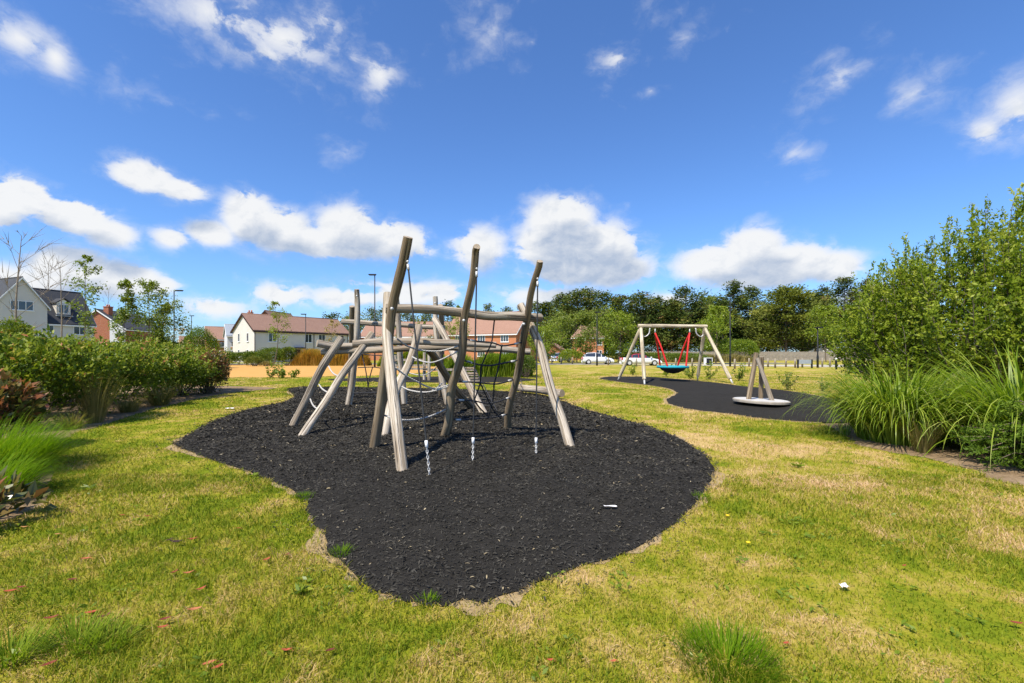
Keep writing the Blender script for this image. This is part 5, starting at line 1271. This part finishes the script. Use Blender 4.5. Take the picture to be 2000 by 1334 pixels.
# --- hedges and grass banks in the middle distance
def row(name, labels, px0, px1, y, h, rx, mat, seed, cat, group, n=3500, leaf=0.16, pw=3.0, shift=0.0):
    for i, lab in enumerate(labels):
        px = px0 + (px1 - px0) * (i + 0.5) / len(labels); shrub(name, lab, cat, at(px, y), rx, 1.3, h * (1 + 0.06 * math.sin(i * 2.3 + seed)), n, leaf, mat, seed + i, group, pw, shift, True, 6)
row('clipped_hedge', ['low clipped hedge section behind the red shrub', 'low clipped hedge section below the cone shrub houses', 'low clipped hedge section below the gable wall of the cream terrace', 'low clipped hedge section at the near corner of the cream terrace'], 385, 520, 57, 1.55, 1.45, 'lf_hedge', 100, 'hedge', 'clipped hedge beyond the sand', 3800, 0.16, 4.0, -0.08)
shrub('box_hedge', 'square clipped green hedge block below the terrace window', 'hedge', at(530, 54), 1.25, 1.2, 1.95, 4200, 0.15, 'lf_mid', 105, None, 4.5)
shrub('box_hedge', 'square clipped hedge block beside the rusty grass bank', 'hedge', at(560, 54), 0.95, 1.2, 2.05, 4200, 0.15, 'lf_hedge', 106, None, 4.5)
shrub('grey_shrub', 'grey-green mounded shrub at the sand edge before the hedge', 'shrub', at(497, 52), 1.0, 0.9, 1.1, 2600, 0.13, 'lf_olive', 107, None, 2.2, 0.15)
shrub('grey_shrub', 'small pale mound shrub at the sand edge beside the box hedge', 'shrub', at(519, 52), 0.6, 0.6, 0.5, 1200, 0.12, 'lf_straw', 108, None, 2.2)
def bank(label, px0, px1, y, depth, h, n, mat, seed, width=0.03, wave=0.15, name='tall_grass'):
    r = np.random.default_rng(seed); x0, x1 = at(px0, y)[0], at(px1, y)[0]
    X = r.uniform(x0, x1, n); Y = y + r.uniform(0, depth, n); e = np.minimum((X - x0), (x1 - X)) / (0.06 * (x1 - x0) + 0.5)
    hh = h * np.clip(np.sqrt(np.clip(e, 0.05, 1)), 0.3, 1) * (0.8 + wave * np.sin(X * 1.3 + seed) + 0.12 * np.sin(X * 3.1) + 0.25 * r.random(n))
    a = r.uniform(0, 6.283, n); sd = np.stack([np.cos(a), np.sin(a), np.zeros(n)], 1) * width; b = np.stack([X, Y, np.zeros(n)], 1)
    ln = np.stack([r.normal(0.12, 0.2, n), r.normal(-0.05, 0.2, n), np.zeros(n)], 1) * hh[:, None]; up = np.stack([np.zeros(n), np.zeros(n), hh], 1)
    V = np.stack([b - sd, b + sd, b + up * 0.62 + ln * 0.35 + sd * 0.9, b + up * 0.62 + ln * 0.35 - sd * 0.9, b + up * 0.95 + ln + sd * 0.2, b + up * 0.95 + ln - sd * 0.2], 1)
    F = (np.arange(n)[:, None, None] * 6 + np.array([(0, 1, 2, 3), (3, 2, 4, 5)])[None]).reshape(-1, 4)
    tag(link(name, mesh(name, V.reshape(-1, 3), F, True, {'tint': np.repeat(np.clip(r.random(n) * 0.7 + 0.25 * r.random(n), 0, 1), 6)}), M[mat]), label, 'tall grass', kind='stuff')
bank('rusty brown tall grass bank between the box hedge and the frame', 566, 715, 53, 2.2, 1.70, 14000, 'lf_rust', 120, 0.024)
bank('tall green grass bank behind the climbing frame', 862, 1040, 28.2, 1.8, 1.42, 9000, 'lf_bank', 121, 0.022)
bank('green grass strip behind the back frame net', 735, 872, 50, 2.0, 1.6, 5000, 'lf_bank', 122, 0.035)
bank('dry straw grass bank beyond the litter bin', 1296, 1480, 76, 3.0, 1.15, 6000, 'lf_straw', 123, 0.05)
shrub('round_shrub', 'rounded dark green shrub at the right end of the tall green grass bank', 'shrub', at(1028, 27.6), 0.65, 0.6, 1.35, 2600, 0.09, 'lf_mid', 124, None, 2.3, -0.05)
row('low_hedge', ['low green hedge behind the white hatchback', 'low green hedge beside the hipped roof house', 'low green hedge behind the red-roofed car', 'low green hedge beyond the swing seat'], 1175, 1370, 74, 1.45, 3.0, 'lf_mid', 130, 'hedge', 'low hedges behind the parked cars', 2600, 0.22, 3.2)
shrub('bright_shrub', 'bright yellow-green shrub behind the angled white car', 'shrub', at(1115, 70), 1.9, 1.4, 1.9, 3000, 0.2, 'lf_fresh', 136, None, 2.4, 0.25)

# --- small weeds and young shrubs near the rubber surfaces
def sprig(label, px, py, h, n, seed, mat='lf_fresh', spread=0.5, leaf=0.09, name='young_shrub'):
    r = np.random.default_rng(seed); c = G(px, py); t = thing(name, label, 'young shrub', c); ps, LC, LD = [], [], []
    for i in range(n):
        a = r.uniform(0, 6.283); e = c + np.array((math.cos(a) * spread * h * r.random(), math.sin(a) * spread * h * r.random(), h * r.uniform(0.55, 1.0))); path = catmull([c, (c + e) / 2 + r.normal(size=3) * 0.03, e], 5); ps.append(path)
        m = 26; u = 0.2 + 0.8 * r.random(m); LC.append(c + (e - c) * u[:, None] + r.normal(size=(m, 3)) * 0.05 * h); LD.append(r.normal(size=(m, 3)) + np.array((0, 0, 0.4)))
    LC, LD = np.concatenate(LC), np.concatenate(LD); stems(t, 'stems', ps, 0.008, 0.003, 'bark', 4); leaves(t, 'foliage', LC, LD, leaf * r.uniform(0.7, 1.3, len(LC)), leaf * 0.55, mat, None, r)
sprig('young leafy shrub on the grass behind the spinner disc', 1538, 762, 0.80, 9, 140, 'lf_mid', 0.6)
sprig('sparse young shrub right of the spinner near the arching grass', 1606, 764, 0.55, 5, 141, 'lf_mid', 0.9)
sprig('yellow-green young shrub under the swing seat', 1300, 737, 0.75, 8, 142, 'lf_fresh', 0.8, 0.12)
sprig('yellow-green young shrub behind the swing beside its rear leg', 1350, 741, 0.8, 8, 143, 'lf_fresh', 0.7, 0.12)
sprig('leafy young shrub between the swing legs and the bin', 1385, 741, 1.0, 8, 144, 'lf_fresh', 0.7, 0.12)
sprig('young shrub just outside the splayed swing leg', 1442, 744, 0.9, 9, 145, 'lf_fresh', 0.7, 0.12)
sprig('young shrub beside the swing near the red-roofed car', 1236, 733, 0.85, 7, 146, 'lf_fresh', 0.7, 0.12)
for i, (px, h) in enumerate(((528, 0.7), (545, 0.95), (552, 0.6), (575, 0.5))): sprig(('leafy weed at the sand edge, leftmost of four', 'tallest leafy weed at the sand edge', 'leafy weed at the sand edge beside the tallest one', 'small pale weed at the sand edge nearest the climbing frame')[i], px, 739 - i % 2, h, 6, 150 + i, 'lf_fresh', 0.7, 0.13, 'leafy_weed')

# --- trees of the middle distance
def round_tree(label, px, top, y, R_, z0, mat, seed, nl=60, leaf=0.26, nb=24, spread=1.15):
    tree('round_tree', label, at(px, y), ht(top, y), z0, R_, nb, nl, leaf, mat, seed, None, 0.10, (0, 0), spread, 'bark', 0.17, 4)
round_tree('round-crowned green tree standing over the parked white cars', 1127, 624, 72, 3.9, 1.2, 'lf_mid', 160, 110)
round_tree('fresh green upright tree behind the left swing leg', 1207, 612, 70, 2.6, 0.8, 'lf_fresh', 161, 60)
round_tree('fresh green upright tree behind the right end of the swing beam', 1398, 598, 62, 2.0, 1.2, 'lf_fresh', 162, 60, 0.24)
round_tree('pointed fresh green tree in front of the fence beyond the spinner', 1613, 600, 74, 2.7, 2.3, 'lf_fresh', 163, 60, 0.26, 24, 0.8)
round_tree('light green sapling behind the right splayed leg of the frame', 1062, 640, 60, 1.9, 0.8, 'lf_fresh', 164, 50, 0.2)
shrub('round_shrub', 'light green domed shrub in front of the fence beside the bin', 'shrub', at(1448, 92), 3.3, 2.5, 4.1, 4200, 0.32, 'lf_fresh', 165, None, 2.2, -0.05)

# --- conifer belt
def conifer(label, px, top, y, R_, seed, mat='lf_dark', shape='ragged', nb=80, z0=0.06, nq=82, group='dark conifers of the tree belt'):
    r = np.random.default_rng(seed); b = np.array((*at(px, y), 0.0)); H = ht(top, y); t = thing('conifer_tree', label, 'tree', b, group)
    lean = r.normal(size=2) * 0.03 * H; tp = catmull([b, b + np.array((lean[0] * 0.3, lean[1] * 0.3, H * 0.5)), b + np.array((lean[0], lean[1], H * 0.97))], 9)
    stems(t, 'trunk', [tp], 0.30, 0.04, 'bark', 6); ps, LC, LD, LT = [], [], [], []
    ph = r.uniform(0, 6.28, 3)
    for i in range(nb):
        s = z0 + (0.99 - z0) * (i + r.random()) / nb; j = min(s / 0.97, 1) * 8; k = min(int(j), 7); p = tp[k] * (1 - (j - k)) + tp[k + 1] * (j - k); a = r.uniform(0, 6.283)
        if shape == 'dome': pr = math.sqrt(max(0.03, 1 - max(0, (s - 0.30) / 0.71) ** 2.4)) * (0.75 + 0.25 * min(1, s / 0.3))
        else: pr = min(1.0, 1.8 * (1.02 - s)) ** 0.9 * (0.84 + 0.26 * math.sin(s * 21 + a * 1.0 + ph[0]))
        ln = R_ * pr * r.uniform(0.55, 1.28); rise = r.uniform(0.10, 0.75) if shape != 'dome' else r.uniform(-0.05, 0.22)
        e = p + np.array((math.cos(a) * ln, math.sin(a) * ln, ln * rise)); path = catmull([p, (p + e) / 2 + np.array((0, 0, -0.04 * ln)), e], 5); ps.append(path)
        tn = np.clip(0.42 + 0.20 * r.normal(), 0.05, 0.9); m = int(nq * (0.5 + 0.7 * pr)); u = 0.30 + 0.74 * r.random(m) ** 0.7
        cc = p + (e - p) * u[:, None] + np.stack([r.normal(size=m) * 0.15 * R_ * (1.15 - 0.6 * u), r.normal(size=m) * 0.15 * R_ * (1.15 - 0.6 * u), r.normal(size=m) * 0.062 * R_ + 0.03 * R_], 1)
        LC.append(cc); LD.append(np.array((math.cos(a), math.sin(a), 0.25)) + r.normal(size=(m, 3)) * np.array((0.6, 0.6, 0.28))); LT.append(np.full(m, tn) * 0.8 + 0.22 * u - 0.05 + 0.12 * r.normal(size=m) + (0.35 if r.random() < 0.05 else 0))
    LC, LD, LT = np.concatenate(LC), np.concatenate(LD), np.concatenate(LT); n = len(LC); LC[:, 2] = np.maximum(LC[:, 2], 0.2)
    stems(t, 'branches', ps, 0.07, 0.015, 'bark', 3)
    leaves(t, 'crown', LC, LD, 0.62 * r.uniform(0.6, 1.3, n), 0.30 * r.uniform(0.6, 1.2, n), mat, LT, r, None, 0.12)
BELT = [(1066, 590, 112, 4.2), (1092, 575, 118, 4.6), (1122, 568, 110, 5.2), (1150, 564, 114, 5.4), (1182, 572, 118, 5.0), (1216, 577, 112, 5.0), (1250, 573, 110, 5.4), (1284, 581, 114, 4.8), (1312, 590, 110, 4.8),
        (1340, 561, 112, 5.6), (1366, 590, 118, 4.6), (1412, 590, 106, 4.2), (1432, 549, 108, 4.6), (1462, 561, 112, 5.0), (1592, 572, 112, 4.6), (1612, 560, 118, 5.0), (1652, 541, 112, 4.8), (1690, 548, 108, 5.0), (1730, 560, 112, 5.4), (1500, 600, 122, 5.4)]
BELT.sort()
for i, (px, top, y, R_) in enumerate(BELT):
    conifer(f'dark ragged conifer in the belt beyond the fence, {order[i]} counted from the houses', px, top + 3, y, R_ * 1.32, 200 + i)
conifer('broad dome-topped olive green cedar in the conifer belt', 1535, 567, 99, 7.2, 230, 'lf_olive', 'dome', 150, 0.16, 100, None)
round_tree('pale green broadleaf tree among the dark conifers', 1388, 582, 120, 4.5, 3.0, 'lf_mid', 231, 60, 0.5, 26)
shrub('dark_understorey', 'dark shrubs filling the foot of the conifer belt by the houses', 'shrubbery', at(1150, 121), 9.5, 2.0, 11.5, 10500, 0.7, 'lf_dark', 232, None, 4.0, -0.1, True, 10)
shrub('dark_understorey', 'dark shrubs filling the foot of the belt behind the swing', 'shrubbery', at(1310, 122), 12, 2.0, 12.0, 11500, 0.7, 'lf_dark', 233, None, 4.0, -0.1, True, 10)
shrub('dark_understorey', 'dark shrubs filling the foot of the belt behind the spinner', 'shrubbery', at(1480, 124), 12, 2.0, 11.0, 11500, 0.7, 'lf_dark', 234, None, 4.0, -0.1, True, 10)
shrub('dark_understorey', 'dark shrubs filling the foot of the belt above the caravan', 'shrubbery', at(1670, 126), 12.0, 2.0, 12.5, 11500, 0.7, 'lf_dark', 235, None, 4.0, -0.1, True, 10)
FAR = [(655, 612, 135, 6.0), (690, 610, 140, 6.5), (722, 602, 135, 6.0), (757, 600, 138, 6.5), (795, 603, 140, 6.5), (832, 608, 140, 6.0), (872, 588, 135, 5.2), (905, 600, 140, 5.6), (950, 593, 138, 5.0), (985, 600, 140, 5.4), (1022, 597, 136, 5.6), (1045, 588, 130, 5.0)]
for i, (px, top, y, R_) in enumerate(FAR):
    conifer(f'olive conifer far behind the house roofs, {order[i]} from the cream terrace', px, top + 2, y, R_, 260 + i, 'lf_olive' if i % 3 else 'lf_dark', 'ragged', 60, 0.1, 46, 'conifers behind the house roofs')
# ------------------------------------------------------------------ small things on the ground
def fallen(i, px, py, L, a, tint, label, group):
    r = np.random.default_rng(400 + i); c = G(px, py); s = np.linspace(0, 1, 6); w = L * 0.22 * np.sin(np.pi * np.clip(s * 0.94 + 0.03, 0, 1)) ** 0.8
    d = np.array((math.cos(a), math.sin(a), 0)); n = np.array((-d[1], d[0], 0)); cu = r.uniform(0.08, 0.25); V = []
    for k, (u, ww) in enumerate(zip(s, w)):
        m = c + d * (u - 0.5) * L + np.array((0, 0, 0.034 + cu * L * (2 * u - 1) ** 2)); V += [m - n * ww + np.array((0, 0, ww * 0.5)), m, m + n * ww + np.array((0, 0, ww * 0.4))]
    V = np.array(V); F = [(k * 3 + j, k * 3 + j + 1, k * 3 + j + 4, k * 3 + j + 3) for k in range(5) for j in range(2)]
    st = tubeVF([c + d * L * 0.48 + np.array((0, 0, 0.024 + cu * L)), c + d * L * 0.72 + np.array((0, 0, 0.03))], 0.0016, 4)
    t = thing('fallen_leaf', label, 'leaf', c, group)
    part(t, 'leaf_blade', V, F, M['lf_fallen'], True, {'tint': np.full(len(V), tint)}); part(t, 'leaf_stalk', st[0], st[1], M['lf_fallen'], True, {'tint': np.full(len(st[0]), tint * 0.8)})
LEAF = [(345, 1068, 0.13, 0.1, 0.02), (376, 1062, 0.09, 0.5, 0.62), (330, 1064, 0.08, 0.9, 0.05), (520, 1103, 0.08, 1.0, 0.66), (368, 1130, 0.09, 0.5, 0.8), (340, 1128, 0.07, 1.2, 0.5), (168, 1101, 0.09, 0.2, 0.75), (392, 1162, 0.08, 0.9, 0.62), (140, 1143, 0.08, 0.1, 0.35),
        (42, 1158, 0.07, 0.1, 0.4), (20, 1166, 0.09, 0.3, 0.68), (100, 1220, 0.09, 0.5, 0.45), (178, 1209, 0.09, 0.4, 0.7), (205, 1216, 0.07, 1.1, 0.3), (380, 1203, 0.10, 0.3, 0.82), (322, 1222, 0.08, 0.6, 0.35), (318, 1238, 0.07, 0.4, 0.66), (408, 1310, 0.08, 0.6, 0.78), (425, 1318, 0.07, 0.8, 0.7),
        (560, 1284, 0.07, 0.1, 0.72), (1198, 1306, 0.05, 0.3, 0.75), (1075, 1304, 0.05, 0.1, 0.7), (1765, 1115, 0.05, 0.2, 0.6), (1535, 1270, 0.05, 0.3, 0.66), (1985, 1230, 0.08, -0.3, 0.45), (288, 1016, 0.07, 0.2, 0.5), (238, 1014, 0.07, 0.1, 0.6), (330, 1002, 0.06, 0.8, 0.03), (130, 895, 0.07, 0.2, 0.97), (190, 895, 0.06, 0.2, 0.9), (112, 1052, 0.07, 0.3, 0.9), (272, 1034, 0.06, 0.3, 0.93),
        (466, 1040, 0.05, 0.2, 0.66), (560, 1093, 0.06, 1.1, 0.35), (48, 1038, 0.08, 0.2, 0.92), (645, 1284, 0.06, 0.5, 0.3), (96, 1312, 0.08, 0.9, 0.4), (1280, 745, 0.06, 0.3, 0.6)]
def leaf_kind(tn):
    if tn < 0.1: return 'curled dark brown leaf', 'dark brown leaves on the lawn'
    if tn < 0.57: return 'dull dark red leaf', 'dark red leaves on the lawn'
    if tn < 0.88: return 'bright orange-red leaf', 'orange-red leaves on the lawn'
    return 'yellow-orange leaf', 'yellow leaves on the lawn'
seen = {}
for i, (px, py, L, a, tn) in enumerate(sorted(LEAF[:-1], key=lambda q: math.hypot(q[0], 1334 - q[1]))):
    kd, gr = leaf_kind(tn); k = seen.get(gr, 0); seen[gr] = k + 1
    fallen(i, px, py, L * 0.72, a, tn, f'{kd} on the lawn, {order[k]} of its colour from the bottom left corner', gr)
def scrap(label, px, py, L, W, z=0.03):
    r = np.random.default_rng(px); c = G(px, py); X, Y = np.meshgrid(np.linspace(-0.5, 0.5, 5), np.linspace(-0.5, 0.5, 4)); V = np.stack([c[0] + X.ravel() * L, c[1] + Y.ravel() * W, z + 0.25 * W * r.random(20)], 1); V[:, :2] += r.normal(size=(20, 2)) * W * 0.08
    F = [(j * 5 + i, j * 5 + i + 1, (j + 1) * 5 + i + 1, (j + 1) * 5 + i) for j in range(3) for i in range(4)]
    tag(link('litter_scrap', mesh('litter_scrap', V, F, False), M['paper']), label, 'litter', kind='thing')
scrap('torn white strip lying on the black rubber surface', 1192, 1003, 0.115, 0.035, 0.065)
scrap('crumpled white paper scrap on the lawn in front', 1648, 1154, 0.055, 0.045, 0.03)
scrap('small white scrap on the lawn left of the rubber surface', 450, 800, 0.22, 0.09, 0.03)
# stray tufts and weeds in the lawn
def lawn_tuft(label, px, py, n, L, seed, mat='lf_fine', spread=0.9, base=0.12, w=0.0042):
    tussock(label, G(px, py), n, L, spread, w, mat, seed, None, 'grass_tuft', 'grass tuft', base_r=base, segs=4, droop=0.8)
lawn_tuft('taller lush green grass tuft at the bottom of the lawn', 1420, 1300, 900, 0.155, 301, base=0.20)
lawn_tuft('bright grass tuft on the left rim of the rubber surface', 665, 1085, 140, 0.075, 302, base=0.07)
lawn_tuft('ragged grass tuft where the rubber edge bends on the left', 592, 975, 150, 0.08, 303, base=0.10)
lawn_tuft('small grass tuft at the tip of the rubber surface', 835, 1180, 90, 0.055, 304, base=0.06)
lawn_tuft('small grass tuft on the right rim of the rubber surface', 1372, 975, 130, 0.075, 305, base=0.09)
lawn_tuft('dark coarse grass tuft in the bottom left lawn corner', 150, 1262, 260, 0.15, 306, 'lf_bank', 1.2, 0.12, 0.006)
lawn_tuft('coarse leafy tuft beside the bottom left corner tuft', 20, 1290, 200, 0.17, 307, 'lf_bank', 1.2, 0.10, 0.007)
lawn_tuft('coarse tuft in the lower lawn left of the rubber', 210, 1262, 200, 0.12, 308, 'lf_bank', 1.2, 0.10, 0.006)
def weed(label, px, py, n, L, seed):
    r = np.random.default_rng(seed); c = G(px, py) + np.array((0, 0, 0.015)); t = thing('broadleaf_weed', label, 'weed', c); a = r.uniform(0, 6.283, n)
    D = np.stack([np.cos(a), np.sin(a), r.uniform(0.15, 0.6, n)], 1); leaves(t, 'leaf_rosette', np.repeat(c[None], n, 0) + r.normal(size=(n, 3)) * (0.01, 0.01, 0.003), D, L * r.uniform(0.6, 1.1, n), L * 0.3, 'lf_fresh', None, r)
weed('flat green weed rosette on the lawn left of the rubber tip', 588, 1160, 22, 0.075, 320); weed('green weed rosette on the right lawn near the rubber edge', 1556, 913, 18, 0.10, 321); weed('green weed rosette on the left lawn near the hedge', 175, 958, 20, 0.10, 322); weed('green weed rosette near the rubber edge on the left', 495, 932, 16, 0.08, 323)
def flower(label, px, py, h, seed):
    c = G(px, py); t = thing('yellow_flower', label, 'flower', c); V, F = tubeVF([c, c + np.array((0.005, 0, h))], 0.0022, 5); part(t, 'stalk', V, F, M['lf_fine'], True, {'tint': np.full(len(V), 0.5)})
    V, F = latheVF([(0.004, -0.006), (0.016, 0.004), (0.015, 0.009), (0.004, 0.011)], c + np.array((0.005, 0, h)), 10); part(t, 'bloom', V, F, M['yellow'], True)
M['yellow'] = plain('yellow_petals', (0.80, 0.55, 0.02), 0.6)
flower('single yellow flower in the lawn right of the rubber surface', 1460, 1068, 0.03, 1); flower('tiny yellow flower close to the right rubber rim', 1420, 1013, 0.025, 2)
# scattered clover and plantain in the lawn, and twigs and chips dropped on it
def lawn_weeds():
    r = np.random.default_rng(77); C, D, L = [], [], []
    while len(C) < 95:
        y = 1.9 * (9.0 / 1.9) ** r.random(); x = r.uniform(-1.1, 1.1) * y
        if not clear(np.array([x]), np.array([y]))[0] or inside(RING1, np.array([x]), np.array([y]))[0]: continue
        k = r.integers(5, 12); a = r.uniform(0, 6.283, k); c = np.array((x, y, 0.018))
        C.append(c + r.normal(size=(k, 3)) * (0.035, 0.035, 0.004)); D.append(np.stack([np.cos(a), np.sin(a), r.uniform(0.1, 0.6, k)], 1)); L.append(r.uniform(0.02, 0.05, k))
    C, D, L = np.concatenate(C), np.concatenate(D), np.concatenate(L); V, F = leafVF(C, D, L, L * 0.45, 0.2, r)
    tag(link('lawn_weeds', mesh('lawn_weeds', V, F, False, {'tint': np.repeat(0.2 + 0.5 * r.random(len(C)), 4)}), M['lf_fresh']), 'small clover and plantain leaves dotted through the lawn', 'weeds', kind='stuff')
lawn_weeds()
